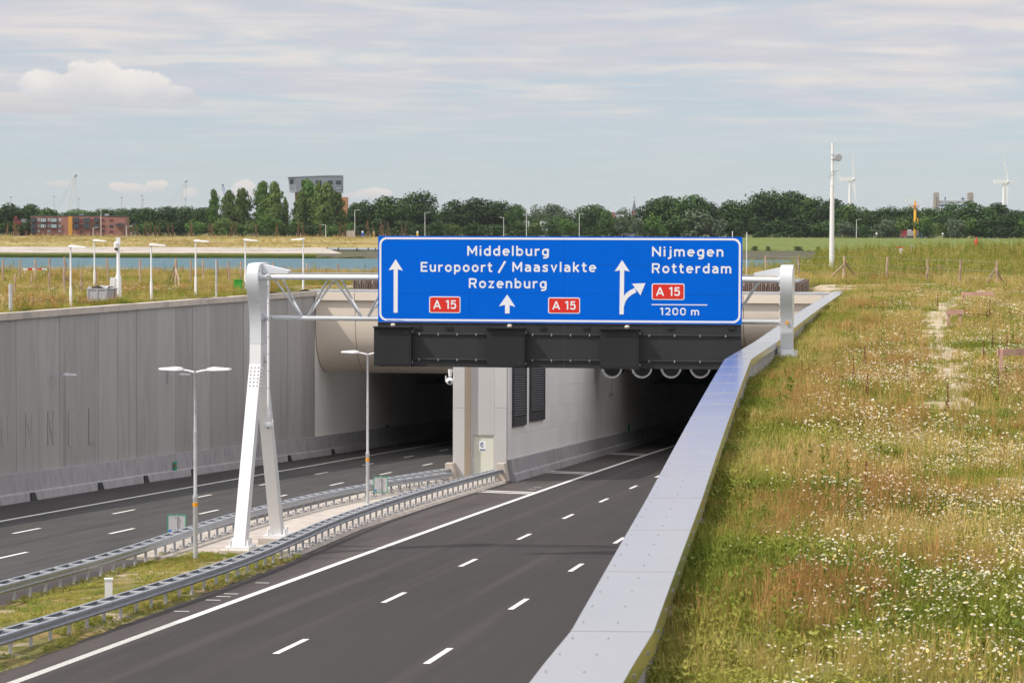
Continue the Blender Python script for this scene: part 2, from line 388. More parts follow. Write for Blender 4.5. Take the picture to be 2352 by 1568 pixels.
def dup(o, loc, rz=None, label=None, group=None, scale=None):
    c = copy_tree(o); c.location = loc
    if rz is not None: c.rotation_euler = (0, 0, rz)
    if label: c['label'] = label
    if group: c['group'] = group
    if scale: c.scale = scale if isinstance(scale, tuple) else (scale,)*3
    return c
ORD = ['first','second','third','fourth','fifth','sixth','seventh','eighth','ninth','tenth','eleventh','twelfth','13th','14th','15th','16th','17th','18th','19th','20th','21st','22nd','23rd','24th','25th','26th','27th','28th','29th','30th','31st','32nd','33rd','34th','35th','36th','37th','38th','39th','40th']
def shift(o):                                # part points given in world space under an unrotated thing
    return Matrix.Translation(-o.location)
def wbuild(mb, name, mats, parent, smooth=False, fix=True):
    L = parent.location if parent.parent is None else parent.parent.location
    mb.v = [(v[0]-L[0], v[1]-L[1], v[2]-L[2]) for v in mb.v]
    return mb.build(name, mats, parent, smooth, fix)

# ------------------------------------------------------------------ ground shape
COPE = [(8,-2.75),(20,-2.94),(22.7,-2.93),(34,-3.32),(72,-4.82),(84,-4.72),(165,-5.07)]      # road-side edge of the right coping
CW = .72
def cope_z(s): return lerp([(0,-3.45),(75,-3.46),(165,-3.66)], s)
LW = [(10,-38.6),(110,-38.65),(130,-38.5),(165,-37.8),(200,-37.8)]                               # face of the left wall
def lw_n(s): return lerp(LW, s)
def lw_z(s): return lerp([(0,-3.4),(109,-3.62),(165,-3.86)], s)
PS = 165.0                                                                                      # portal face
def ground(x, y):
    """height of the meadow"""
    z = lerp([(0,-3.85),(23,-3.9),(82,-4.13),(120,-4.0),(185,-3.62),(235,-3.45)], y)
    zl = -3.72 - .05*sstep(180, 230, y)
    t = sstep(-6, 6, x - y*SX*.4) if y > 165 else (1.0 if x > -4 else 0.0)
    z = z*t + zl*(1-t)
    z += sstep(215, 300, y)*sstep(10, 62, x)*1.25
    z += .09*math.sin(x*.55+y*.13)*math.cos(y*.31-x*.2) * min(1, y/60) + .04*math.sin(x*1.9+1)*math.sin(y*1.1)
    s_, n_ = x*SX+y*SY, x*SY-y*SX
    if 164 < s_ < 183 and -38.6 < n_+.8 < -2.0 and (s_ < 176 or n_ < -6 and n_ > -37): z = min(z, -4.02)
    edge = lerp([(-400,236),(-40,236),(0,236),(22,238),(29,256),(37,318),(120,345),(400,345)], x)
    if y > edge: z -= (y-edge)*.16 + max(0, y-edge-4)*.12
    return max(z, -14)

# ------------------------------------------------------------------ the setting: ground, river, far bank
def ground_mat():
    m = bpy.data.materials.new('meadow_soil'); m.use_nodes = True; nt = m.node_tree; ns, ls = nt.nodes, nt.links
    b = ns['Principled BSDF']; b.inputs['Roughness'].default_value = .95; b.inputs['Specular IOR Level'].default_value = .1
    g = ns.new('ShaderNodeNewGeometry')
    def noise(sc, dt=5, ro=.6, st=(1,1,1)):
        mp = ns.new('ShaderNodeMapping'); mp.inputs['Scale'].default_value = st; ls.new(g.outputs['Position'], mp.inputs[0])
        n = ns.new('ShaderNodeTexNoise'); n.inputs['Scale'].default_value = sc; n.inputs['Detail'].default_value = dt; n.inputs['Roughness'].default_value = ro
        ls.new(mp.outputs[0], n.inputs['Vector']); return n.outputs[0]
    def mix(f, a, c, lo, hi):
        r = ns.new('ShaderNodeMapRange'); r.interpolation_type = 'SMOOTHSTEP'; r.inputs['From Min'].default_value = lo; r.inputs['From Max'].default_value = hi; ls.new(f, r.inputs['Value'])
        x = ns.new('ShaderNodeMix'); x.data_type = 'RGBA'; ls.new(r.outputs[0], x.inputs['Factor'])
        for v, i in ((a, 6), (c, 7)):
            if isinstance(v, tuple): x.inputs[i].default_value = (*v, 1)
            else: ls.new(v, x.inputs[i])
        return x.outputs[2]
    c = mix(noise(.22), (.17,.16,.05), (.28,.20,.085), .4, .62)
    c = mix(noise(2.3), c, (.085,.10,.03), .48, .68)
    c = mix(noise(.16, 5, .62, (1,1.6,1)), c, (.46,.38,.28), .53, .64)
    c = mix(noise(9), c, (.10,.075,.035), .55, .75)
    ls.new(c, b.inputs['Base Color'])
    bp = ns.new('ShaderNodeBump'); bp.inputs['Strength'].default_value = .8; bp.inputs['Distance'].default_value = .06; ls.new(noise(7), bp.inputs['Height']); ls.new(bp.outputs[0], b.inputs['Normal'])
    return m
M['meadow_soil'] = ground_mat()
mb = MB()
def grid_patch(ss, cols, nfun, hole=None):
    o = len(mb.v); k = len(cols)
    for s in ss:
        for c in cols:
            x, y = XY(s, nfun(s, c)); mb.v.append((x, y, ground(x, y)))
    for i in range(len(ss)-1):
        for j in range(k-1):
            a = o+i*k+j
            if hole and hole[0]-.1 < ss[i] and ss[i+1] < hole[1]+.1 and hole[2]-.1 < cols[j] and cols[j+1] < hole[3]+.1: continue   # unseen roof opening added to bring sky light to the tube walls
            mb.f.append((a, a+1, a+k+1, a+k)); mb.m.append(0)
prog = [0,.3,.6,1,1.5,2,3,4,5,6,7.5,9,11,13,15,18,21,25,30,36,44,54,66,80,100,130,170]
grid_patch([4+2*i for i in range(81)]+[166.6], prog, lambda s, c: lerp(COPE, s)+CW-.14+c)
grid_patch([4+2*i for i in range(81)]+[166.6], [-170,-130,-100,-80,-66,-54,-44,-36,-30,-25,-21,-18,-15,-12,-9,-7,-5,-3.5,-2,-1,0], lambda s, c: lw_n(s)-.30+c)
nn = sorted(set([-208+i*8 for i in range(21)] + [-48+i*2.0 for i in range(46)] + [44+i*8 for i in range(17)]))
grid_patch([167.4+2.2*i for i in range(60)]+[302+8*i for i in range(16)], nn, lambda s, c: c, (169.6, 180.6, -34, -8))
o = mb.build('meadow', 'meadow_soil', smooth=True); tag(o, kind='structure')

def water_mat():
    m = bpy.data.materials.new('river_water'); m.use_nodes = True; nt = m.node_tree; ns, ls = nt.nodes, nt.links
    b = ns['Principled BSDF']; b.inputs['Base Color'].default_value = (.055,.155,.190,1); b.inputs['Roughness'].default_value = .35; b.inputs['Specular IOR Level'].default_value = .22
    b.inputs['IOR'].default_value = 1.33
    g = ns.new('ShaderNodeNewGeometry')
    hs = []
    for st, sc in (((.5,.25,1), .35), ((.12,.05,1), .25)):
        mp = ns.new('ShaderNodeMapping'); mp.inputs['Scale'].default_value = st; ls.new(g.outputs['Position'], mp.inputs[0])
        n = ns.new('ShaderNodeTexNoise'); n.inputs['Scale'].default_value = sc; n.inputs['Detail'].default_value = 6; n.inputs['Roughness'].default_value = .65; ls.new(mp.outputs[0], n.inputs['Vector']); hs.append(n.outputs[0])
    ad = ns.new('ShaderNodeMath'); ad.operation = 'ADD'; ls.new(hs[0], ad.inputs[0]); ls.new(hs[1], ad.inputs[1])
    bp = ns.new('ShaderNodeBump'); bp.inputs['Strength'].default_value = 1.0; bp.inputs['Distance'].default_value = 6.0; ls.new(ad.outputs[0], bp.inputs['Height']); ls.new(bp.outputs[0], b.inputs['Normal'])
    return m
M['sand'] = mat('sand', (.50,.41,.30), .95, var=((.38,.30,.20),(.24,.22,.10)), scale=.8, bump=.5, bscale=6, spec=.1, lo=.42, hi=.72)
PATH = [(9.6,60),(11.6,68),(13.6,84),(16.6,104),(21.0,130),(25,150),(31,172)]
def path_x(y): return lerp([(b, a) for a, b in PATH], y)
def path_w(y): return .95 + .35*math.sin(y*.37) + .25*math.sin(y*1.1+2)
def on_path(x, y):
    if 62 < y < 172 and abs(x-path_x(y)) < path_w(y): return 1-abs(x-path_x(y))/path_w(y)
    if 172 < y < 186 and x > 16: return max(0, 1-abs(y-179-1.5*math.sin(x*.3))/3.0)
    return 0
def sand_sheet(pts):
    mb = MB(); mb.strip([(x, y, ground(x, y)+.02) for (x, y), _ in pts], [(x, y, ground(x, y)+.02) for _, (x, y) in pts]); return tag(mb.build('sand_path', 'sand', smooth=True), kind='structure')
sand_sheet([((path_x(y)-path_w(y)*.8, y), (path_x(y)+path_w(y)*.8, y)) for y in [61+1.0*i for i in range(112)]])
sand_sheet([((x, 177+1.5*math.sin(x*.3)+.5*math.sin(x*1.7)), (x, 181+1.5*math.sin(x*.3)+.5*math.sin(x*1.3+1))) for x in [17+1.0*i for i in range(28)]])
M['river_water'] = water_mat()
WZ = -11.5
mb = MB(); mb.add([(-1500,200,WZ),(1500,200,WZ),(1500,1140,WZ),(-1500,1140,WZ)], [(0,1,2,3)])
tag(mb.build('river', 'river_water'), kind='structure')

# far bank: cross-section (distance, height) of the slope
M['algae'] = mat('algae', (.085,.115,.012), .95, var=((.055,.08,.010),(.15,.14,.035)), scale=.06, stretch=(1,4,4), bump=.6, bscale=.5, bdist=.5, spec=.02)
M['weed_belt'] = mat('weed_belt', (.030,.046,.008), .95, var=((.014,.022,.005),(.05,.065,.012)), scale=.25, stretch=(1,2,2), bump=.8, bscale=.6, bdist=.8, spec=.02)
M['revetment_stone'] = mat('revetment_stone', (.47,.41,.375), .9, var=((.37,.325,.295),(.52,.46,.42),(.30,.29,.20)), scale=.5, stretch=(.6,2,2), bump=.7, bscale=1.2, bdist=.4, lo=.4, hi=.75, spec=.05)
M['dry_grass'] = mat('dry_grass', (.33,.255,.085), .95, var=((.22,.225,.06),(.43,.34,.15),(.24,.17,.06)), scale=.11, stretch=(.5,1.6,1.6), bump=.7, bscale=.7, bdist=.5, spec=.1)
M['dyke_grass'] = mat('dyke_grass', (.125,.165,.040), .95, var=((.10,.14,.033),(.16,.185,.055)), scale=.06, stretch=(1,2,2), bump=.5, bscale=.7, bdist=.4, spec=.1)
M['dark_rock'] = mat('dark_rock', (.10,.09,.08), .95, var=((.055,.05,.045),(.14,.135,.08)), scale=.15, stretch=(1,2,2), bump=.9, bscale=.5, bdist=.8, spec=.05)
M['far_land'] = mat('far_land', (.10,.13,.045), .95, var=(.16,.15,.06), scale=.02, spec=.1)
def bank(name, m_, x0, x1, prof, step=12, seed=1, amp=.5, endw=0):
    mb = MB(); rr = random.Random(seed); xs = [x0+i*(x1-x0)/int(abs(x1-x0)/step) for i in range(int(abs(x1-x0)/step)+1)]
    P = [(prof[i][0]+(prof[i+1][0]-prof[i][0])*j/4, prof[i][1]+(prof[i+1][1]-prof[i][1])*j/4) for i in range(len(prof)-1) for j in range(4)]+[prof[-1]]
    rows = []
    for i, (y, z) in enumerate(P):
        e = 0 if i in (0, len(P)-1) else amp
        rows.append([(x + (endw*(i/(len(P)-1)) if x == x1 else 0), y+rr.uniform(-e, e), z+rr.uniform(-e, e)*.4) for x in xs])
    for a, b in zip(rows, rows[1:]): mb.strip(a, b)
    return tag(mb.build(name, m_, smooth=True), kind='structure')
XE = -66                                                                   # the pale revetment ends here
bank('algae_strip', 'algae', -700, XE+4, [(1085,-11.2),(1089,-10.45),(1097,-9.60)], 9, 1, .15)
bank('weed_belt', 'weed_belt', -700, XE+6, [(1079,WZ-.6),(1082,-11.0),(1089,-10.35)], 3, 7, .7)
bank('stone_revetment', 'revetment_stone', -700, XE-4, [(1096,-9.62),(1118,-7.35)], 12, 2, .2, endw=-9)
bank('dry_grass_slope', 'dry_grass', -700, XE+12, [(1118,-7.35),(1150,-5.7),(1204,-3.85),(1250,-3.2)], 10, 3, .6)
bank('shore_rocks', 'dark_rock', XE-14, 700, [(1077,WZ-.6),(1085,-10.4),(1110,-9.0),(1122,-8.2)], 7, 4, 1.0)
bank('grass_dyke', 'dyke_grass', XE+10, 700, [(1120,-8.3),(1150,-6.7),(1215,-3.4),(1250,-2.9)], 10, 5, .35)
mb = MB(); mb.add([(-9000,1249,-3.15),(9000,1249,-3.15),(9000,14000,-3.15),(-9000,14000,-3.15)], [(0,1,2,3)])
tag(mb.build('far_ground', 'far_land'), kind='structure')

# ------------------------------------------------------------------ roads
def road_strip(name, m_, s0, s1, n0, n1, dz=0.0, step=3.0, kind='structure'):
    """a sheet of road between two lateral lines (numbers or functions of s)"""
    mb = MB(); k = max(1, int((s1-s0)/step)); ss = [s0+(s1-s0)*i/k for i in range(k+1)]; mb.uv = []
    f0 = n0 if callable(n0) else (lambda s: n0); f1 = n1 if callable(n1) else (lambda s: n1)
    A = [RP(s, f0(s), dz) for s in ss]; B = [RP(s, f1(s), dz) for s in ss]
    mb.strip(B, A); mb.uv = [(f1(s), s) for s in ss]+[(f0(s), s) for s in ss]
    o = mb.build(name, m_, fix=False); 
    if kind: tag(o, kind=kind)
    return o
SE = 330.0
RPIER_L, RPIER_R = -23.05, -20.35
road_strip('left_road', 'asphalt_old', 10, SE, -34.55, -24.9)
road_strip('road_shoulder', 'asphalt_shoulder', 10, SE, lambda s: lw_n(s)-.1, -34.55)
road_strip('road_margin', 'asphalt_strip', 10, 133, -24.9, -22.6)
road_strip('right_road', 'asphalt_new', 10, SE, -17.35, lambda s: lerp(COPE, s)+.1)
road_strip('road_margin', 'asphalt_strip', 10, SE, lambda s: -20.6 if s > 80 else -18.9, -17.35)
road_strip('road_margin', 'asphalt_strip', 133, SE, -24.9, -23.0)
# painted lines: solid edge lines with rumble ribs, dashes, oblique hatch bars
road_strip('edge_line', 'road_paint', 62, SE, -17.43, -17.20, .005)
road_strip('edge_line', 'road_paint', 10, SE, -34.72, -34.54, .005)
road_strip('edge_line', 'road_paint', 10, SE, -24.98, -24.80, .005)
road_strip('edge_line', 'road_paint', 10, SE, -6.72, -6.54, .005)
mb = MB()                                                            # ribbed near end of the solid line
for i in range(150):
    s = 45 + i*.115
    q = [RP(s, -17.43, .006), RP(s+.075, -17.43, .006), RP(s+.075, -17.20, .006), RP(s, -17.20, .006)]; mb.add(q, [(3,2,1,0)])
ribs = mb.build('rumble_line', 'road_paint', fix=False); tag(ribs, kind='stuff')
def dash(s, n):
    q = road_strip('lane_dash', 'road_paint', s-1.5, s+1.5, n-.075, n+.075, .005); return q
for n, s0 in ((-13.40,57.3),(-9.85,56.0),(-31.80,93.26-60),(-28.34,81.73-48)):
    for k in range(22):
        s = s0+12*k
        if 20 < s < 320: dash(s, n)
def bar(p, w=.15):
    """oblique painted bar on the right-hand road's left shoulder"""
    mb = MB(); (s0, n0), (s1, n1) = p; a = RP(s0, n0, .006); b = RP(s1, n1, .006); d = (b-a).normalized(); t = Vector((d.y, -d.x, 0))*w/2
    mb.add([a-t, a+t, b+t, b-t], [(0,1,2,3)]); return tag(mb.build('hatch_bar', 'road_paint'), kind='structure')
for s in (122.4, 123.6, 143.4, 144.9, 171, 172.7):
    bar(((s-.3, -17.4), (s-.3 + 1.6, -20.1 if s > 130 else -20.5)), .28 if s < 140 else .3)
for (px, py) in ((565,1360),(517,1381),(505,1386),(528,1377),(458,1401),(1210,1123),(1180,1131)):  # little counting marks beside the edge line
    u, w = ray(px, py); Y = lerp([(1120,130),(1360,75),(1401,66.5)], py)
    x = u*Y; n = (x*SY - Y*SX); s = x*SX + Y*SY
    bar(((s, -17.75), (s+.02, -18.15)), .07)

# median: grass strip, concrete strip with kerb
def med_l(s): return lerp([(10,-22.9),(72,-22.95),(82,-23.6)], s)
def med_r(s): return lerp([(10,-17.85),(51,-18.0),(60,-18.35),(76,-18.75),(84,-19.0)], s)
mb = MB(); ss = [10+1.0*i for i in range(73)]; cols = [0,.08,.25,.5,.75,.92,1]
for s in ss:
    for c in cols:
        n = med_l(s)+(med_r(s)-med_l(s))*c + .06*math.sin(s*2.1+c*9)
        b_ = .10*math.sin(math.pi*c)**.6 + .03*math.sin(s*1.7+c*14) if 0 < c < 1 else -.02
        mb.v.append(tuple(RP(s, n, b_+.01)))
for i in range(len(ss)-1):
    for j in range(len(cols)-1):
        a = i*len(cols)+j; mb.f.append((a, a+1, a+len(cols)+1, a+len(cols))); mb.m.append(0)
tag(mb.build('median_grass_strip', 'meadow_soil', smooth=True), kind='structure')
def con_r(s): return lerp([(80,-19.0),(88,-19.45),(96,-19.9),(114,-20.1),(133,-20.15)], s)
mb = MB(); ss = [80.6+1.6*i for i in range(33)]+[133.0]
L0 = [RP(s, -24.85, .1) for s in ss]; R0 = [RP(s, con_r(s)-.12, .1) for s in ss]; R1 = [RP(s, con_r(s), -.02) for s in ss]; L1 = [RP(s, -24.97, -.02) for s in ss]
mb.strip(R0, L0); mb.strip(R1, R0); mb.strip(L0, L1); mb.add([L1[0], R1[0], R0[0], L0[0]], [(0,1,2,3)])
tag(mb.build('median_pavement', 'concrete_pale'), kind='structure')
for s in (88, 96, 104, 112, 120, 128):                               # joints across the concrete
    bar(((s, -24.6), (s+.02, con_r(s)-.2)), .03) if False else None

# ------------------------------------------------------------------ left retaining wall: panels, capping stones, relief letters, barrier
def panel_prism(s0, s1, nf, depth, z0f, z1f):
    """upright slab along the road: face on line n=nf(s), thickness to the left (negative) or right"""
    mb = MB(); P = []
    for s in (s0, s1):
        for d in (0, depth):
            for zf in (z0f, z1f):
                x, y = XY(s, nf(s)+d); P.append((x, y, zf(s)))
    mb.add(P, [(0,1,3,2),(4,6,7,5),(0,4,5,1),(2,3,7,6),(1,5,7,3),(0,2,6,4)]); return mb
wl_ = thing('retaining_wall', 'tall grey concrete panel wall along the left carriageway with pale capping', 'retaining wall', tuple(RP(110, lw_n(110))))
jn = [35.4,87.8,135.6,182.6,226,269.4,313,358,402,442,483,521,559,594,627.5,660.3,692.8,721.9]
js = [s_at(p, lw_n(115), -8) for p in jn]
for _ in range(2): js = [s_at(p, lw_n(s)) for p, s in zip(jn, js)]
js = [js[0]-3.0*k for k in range(30, 0, -1)] + js
js[-1] = PS - .02
for a, b in zip(js, js[1:]):
    wob = rng.uniform(-.012, .012)
    mb = panel_prism(a+.02, b-.02, lambda s: lw_n(s)+wob, -.35, lambda s: roadz(s, lw_n(s))-.3, lambda s: lw_z(s)-.30)
    wbuild(mb, 'wall_panel', 'concrete_wall', wl_)
mb = panel_prism(js[0], js[-1], lambda s: lw_n(s)-.06, -.5, lambda s: roadz(s, lw_n(s))-.3, lambda s: lw_z(s)-.32)
mb = MB()
for i in range(int(js[0]), 165, 5):
    e = min(i+5, 164.9); mb2 = panel_prism(i, e, lambda s: lw_n(s)-.36, -.25, lambda s: roadz(s, lw_n(s))-.3, lambda s: lw_z(s)-.33); mb.add(mb2.v, mb2.f)
wbuild(mb, 'wall_core', 'concrete_dark', wl_)
cs = js[0]
while cs < PS-.5:
    e = min(cs+2.9, PS-.05); w_ = rng.uniform(-.008, .008)
    mb = panel_prism(cs+.008, e-.008, lambda s: lw_n(s)+.11+w_, -.62, lambda s: lw_z(s)-.30, lambda s: lw_z(s)+w_)
    wbuild(mb, 'capping_stone', 'concrete_cap', wl_); cs = e
# relief letters cast in the panels: ...UNNEL (only their outlines stand out)
def letter(strokes, px0, px1, py0, py1, parent):
    """strokes in a 0..1 box; the box is given in view columns and rows of the wall face"""
    mb = MB(); w = .15
    s0, s1 = s_at(px0, lw_n(115)), s_at(px1, lw_n(115)); x, y = XY((s0+s1)/2, lw_n(115)); _, w0 = ray(px0, py0); _, w1 = ray(px0, py1)
    z1, z0 = w0*y, w1*y
    for st in strokes:
        for (a, b), (c, d) in zip(st, st[1:]):
            p = Vector((*XY(s0+(s1-s0)*a, lw_n(s0)+.012), z0+(z1-z0)*b)); q = Vector((*XY(s0+(s1-s0)*c, lw_n(s0)+.012), z0+(z1-z0)*d))
            mb.beam(p, q, .016, w, up=(-SX, -SY, 0) if abs(b-d) > .5 else (0,0,1))
    return wbuild(mb, 'relief_letter', 'letter_relief', parent)
Nst = [[(0,0),(0,1)], [(0,1),(1,0)], [(1,0),(1,1)]]
Ust = [[(0,1),(0,.15),(.25,0),(.75,0),(1,.15),(1,1)]]
letter(Ust, 4, 18, 956, 1026, wl_); letter(Nst, 58, 71, 948, 1026, wl_); letter(Nst, 108, 120, 944, 1022, wl_)
letter([[(0,0),(0,1)],[(0,1),(1,1)],[(0,.55),(.8,.55)],[(0,0),(1,0)]], 155, 167, 940, 1020, wl_)
letter([[(0,0),(0,1)],[(0,0),(1,0)]], 201, 212, 936, 1015, wl_)
# step barrier at the foot of the wall
bl = thing('concrete_barrier', 'grey concrete step barrier along the foot of the left wall', 'barrier', tuple(RP(110, -38.2)))
def barrier_prof(s, nf, sign, h=1.25):
    base = nf(s); n = lambda d: base + sign*d
    pr = [(.0,-.05),(.0,h),(.22,h),(.30,.42),(.42,.36),(.50,-.05)]
    return [(*XY(s, n(d)), roadz(s, base)+z) for d, z in pr]
s = 60.0
while s < 300:
    e = min(s+6.0, 300); mb = MB(); k = 3
    mb.sweep(lambda t: barrier_prof(t, lambda q: lw_n(q)-.02, 1), [s+.012+(e-s-.024)*i/k for i in range(k+1)])
    wbuild(mb, 'barrier_segment', 'concrete_barrier', bl); s = e
for px in (73.5, 229, 334, 443.8, 666.5, 764.6):
    s = s_at(px, -38.1, -12); s = s_at(px, lw_n(s)+.45, -12)
    n = lw_n(s)+.50; mb = MB()
    a = [RP(s-.42, n+.03, -.02), RP(s+.42, n+.03, -.02), RP(s+.27, n-.05, .36), RP(s-.27, n-.05, .36)]
    b = [p + (RP(s, n-.3)-RP(s, n)) for p in a]
    mb.add(a+b, [(0,1,2,3),(7,6,5,4),(0,4,5,1),(1,5,6,2),(2,6,7,3),(3,7,4,0)])
    wbuild(mb, 'drain_opening', 'black', bl)

# ------------------------------------------------------------------ right retaining wall with bent sheet-metal coping
wr = thing('retaining_wall', 'low wall in front of the flower meadow capped with shiny bent metal sheets', 'retaining wall', tuple(RP(60, -4.2, 3)))
ks = sorted(set([8+3.75*i for i in range(42)] + [22.7, 72.0, 165.0]))
ks = [k for i, k in enumerate(ks) if k in (22.7, 72.0, 165.0) or all(abs(k-q) > .9 for q in (22.7, 72.0, 165.0))]
for a, b in zip(ks, ks[1:]):
    f = lambda s: lerp(COPE, s)
    mb = panel_prism(a+.012, b-.012, lambda s: f(s)+CW-.07, -.2, lambda s: ground(*XY(s, f(s)+CW))-.5, lambda s: cope_z(s)-.05)
    wbuild(mb, 'wall_panel', 'concrete_wall', wr)
    mb = panel_prism(a, b, lambda s: f(s)+.08, .3, lambda s: roadz(s, f(s))-.2, lambda s: cope_z(s)-.06)
    wbuild(mb, 'wall_core', 'concrete_wall', wr)
    # the sheet: top with folded skirts on both sides, ends butt with a 6 mm gap
    mb = MB()
    def prof(s):
        n0 = f(s); z = cope_z(s); pts = [(0,-.20),(0,-.006),(.006,0),(CW-.006,.012),(CW,.006),(CW+.012,-.17),(CW-.004,-.175),(CW-.008,-.01),(.008,-.016),(.008,-.20)]
        return [(*XY(s, n0+d), z+h) for d, h in pts]
    mb.sweep(prof, [a+.001, (a+b)/2, b-.001]); sh = wbuild(mb, 'coping_sheet', 'sheet_metal', wr)
    mb = MB()                                                        # screws down the middle and along both edges
    L = wr.location
    for i in range(4):
        s = a + (b-a)*(i+.5)/4
        for d in (.07, CW*.52):
            x, y = XY(s, f(s)+d); mb.lathe([(.010,0),(.010,.004),(.005,.009)], (x-L.x, y-L.y, cope_z(s)-L.z + .004+.006*d), 6)
    for i in range(3):
        s = a + (b-a)*(i+.5)/3; x, y = XY(s, f(s)+CW+.01); mb.box((x-L.x, y-L.y, cope_z(s)-.09-L.z), (.015,.03,.03))
    rv = mb.build('screws', 'rivet', sh); rv['kind'] = 'stuff'
    mb = MB(); x0, y0 = XY(b-.02, f(b)); x1, y1 = XY(b-.02, f(b)+CW)
    if b < 160:
        mb.beam((x0-L.x, y0-L.y, cope_z(b)+.003-L.z), (x1-L.x, y1-L.y, cope_z(b)+.015-L.z), .022, .004); mb.build('seam_strip', 'sheet_metal', sh)

# ------------------------------------------------------------------ tunnel portal
def bsn(mb, s0, s1, n0, n1, z0, z1, mi=0):
    """box in road coordinates"""
    P = [(*XY(s, n), z) for z in (z0, z1) for s, n in ((s0,n0),(s0,n1),(s1,n1),(s1,n0))]
    return mb.add(P, [(3,2,1,0),(4,5,6,7),(0,1,5,4),(1,2,6,5),(2,3,7,6),(3,0,4,7)], mi)
pt = thing('tunnel_portal', 'wide tunnel portal with cream curved fascia above two dark carriageway openings', 'tunnel', tuple(RP(165, -22)))
TOPZ = -3.93
joints = [-37.78] + [-35.2+2.455*k for k in range(13)] + [-4.35]
def lip_bottom(n): return -9.17 if n < -21.5 else -7.3
LF = [(0,0),(.2,.004),(.35,.018),(.5,.055),(.60,.105),(.68,.165),(.76,.25),(.83,.355),(.89,.485),(.935,.62),(.97,.77),(1,1)]
for a, b in zip(joints, joints[1:]):
    a_, b_ = a+.018, b-.018
    mb = MB(); bsn(mb, PS-.22, PS+.02, a_, b_, TOPZ-.50, TOPZ); wbuild(mb, 'fascia_panel', 'cream_panel', pt)
    zb = lip_bottom((a+b)/2); z0 = TOPZ-.45; mb = MB()
    if a < -21.5 < b: zb = -9.17
    out = [(3.0*d, z0+(zb-z0)*f) for f, d in LF]; inn = [(d+.25, z+.25) for d, z in out[::-1]]; inn[-1] = (.25, z0)
    mb.sweep(lambda n: [(*XY(PS+d, n), z) for d, z in out+inn], [a_, b_])
    wbuild(mb, 'lip_panel', 'cream_panel', pt, smooth=True)
mb = MB(); bsn(mb, PS+.30, PS+3.1, -37.8, -4.2, -5.3, TOPZ-.36); wbuild(mb, 'portal_beam', 'concrete_dark', pt)
mb = MB(); bsn(mb, PS-.02, PS+2.7, -38.3, -4.3, TOPZ-.35, TOPZ+.14); wbuild(mb, 'roof_edge', 'roof_sheet', pt)
mb = MB()                                                            # tunnel ceilings, right side wall, far ends
def slab(n0, n1, dz, t=.5):
    a = [RP(s, n0, dz) for s in (180.6, 250, SE)]; b = [RP(s, n1, dz) for s in (180.6, 250, SE)]
    mb.strip(a, b); mb.strip([p+Vector((0,0,t)) for p in b], [p+Vector((0,0,t)) for p in a])
slab(-38.2, RPIER_L, 5.75); slab(RPIER_R, -3.5, 7.1)
bsn(mb, 180.6, 181.0, -38.2, -23.0, roadz(180.6, -30)+5.80, -4.0); bsn(mb, 180.6, 181.0, -20.4, -3.6, roadz(180.6, -12)+7.15, -4.0)
wbuild(mb, 'ceiling', 'tunnel_dark', pt)
mb = MB(); bsn(mb, 168.2, 169.7, -37.8, -4.2, -5.3, -4.03); bsn(mb, 169.7, 180.6, -38.1, -34.0, -4.5, -4.06); bsn(mb, 169.7, 180.6, -38.3, -37.9, -10.5, -4.5); bsn(mb, 169.7, 180.6, -8.0, -3.9, -4.5, -4.06); wbuild(mb, 'added_well_edge', 'white_wall', pt)  # white rim of the added roof opening that brightens the tubes
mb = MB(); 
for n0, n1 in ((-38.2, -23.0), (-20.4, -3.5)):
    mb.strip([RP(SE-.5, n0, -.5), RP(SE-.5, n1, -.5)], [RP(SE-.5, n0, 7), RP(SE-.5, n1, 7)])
wbuild(mb, 'far_end', 'black', pt)  # black sheets added across the tubes, standing in for the dark beyond
mb = MB(); q = 165.4
while q < SE: bsn(mb, q, q+6, -4.6, -4.0, -25, roadz(q, -4)+7.5); q += 6.0
wbuild(mb, 'side_wall', 'tunnel_dark', pt)
s = PS                                                               # smooth pale wall panels inside the left tube
while s < 300:
    e = s+3.2; mb = panel_prism(s+.006, e-.006, lambda q: lw_n(q)-.02, -.3, lambda q: roadz(q, -38)+1.0, lambda q: roadz(q, -38)+(5.9 if q > 182 else 9.6))
    if s < 166: mb = panel_prism(s+.006, e-.006, lambda q: lw_n(q)-.02, -.3, lambda q: roadz(q, -38)+1.0, lambda q: -4.0)
    wbuild(mb, 'wall_panel', 'white_wall', pt); s = e
# pier between the tubes
pr = thing('tunnel_pier', 'pale grey pier between the two tunnel openings with a service door', 'pier', tuple(RP(134, -21.7)))
PZ0 = roadz(133, -22)-.2; JZ = at(1060, 938, 134.3).z
for z0, z1 in ((PZ0, JZ-.006), (JZ+.006, TOPZ)):
    mb = MB(); bsn(mb, 133.0, 133.9, -23.05, -22.45, z0, z1); wbuild(mb, 'cladding_panel', 'pier_grey', pr)
    mb = MB(); bsn(mb, 133.42, 134.2, -20.98, -20.36, z0, z1); wbuild(mb, 'cladding_panel', 'pier_grey', pr)
mb = MB(); P = [(*XY(s, n), z) for z in (PZ0, TOPZ) for s, n in ((133.02,-22.446),(133.42,-22.20),(133.9,-22.20),(133.9,-22.446))]
mb.add(P, [(3,2,1,0),(4,5,6,7),(0,1,5,4),(1,2,6,5),(2,3,7,6),(3,0,4,7)]); wbuild(mb, 'corner_trim', 'pier_beige', pr)
DZ1 = at(1108, 1000, 134.6).z
mb = MB(); bsn(mb, 133.42, 133.8, -22.197, -20.985, DZ1, TOPZ); bsn(mb, 133.42, 133.8, -22.197, -22.10, PZ0, DZ1-.001); wbuild(mb, 'recess_panel', 'pier_grey', pr)
mb = MB(); q = 133.8
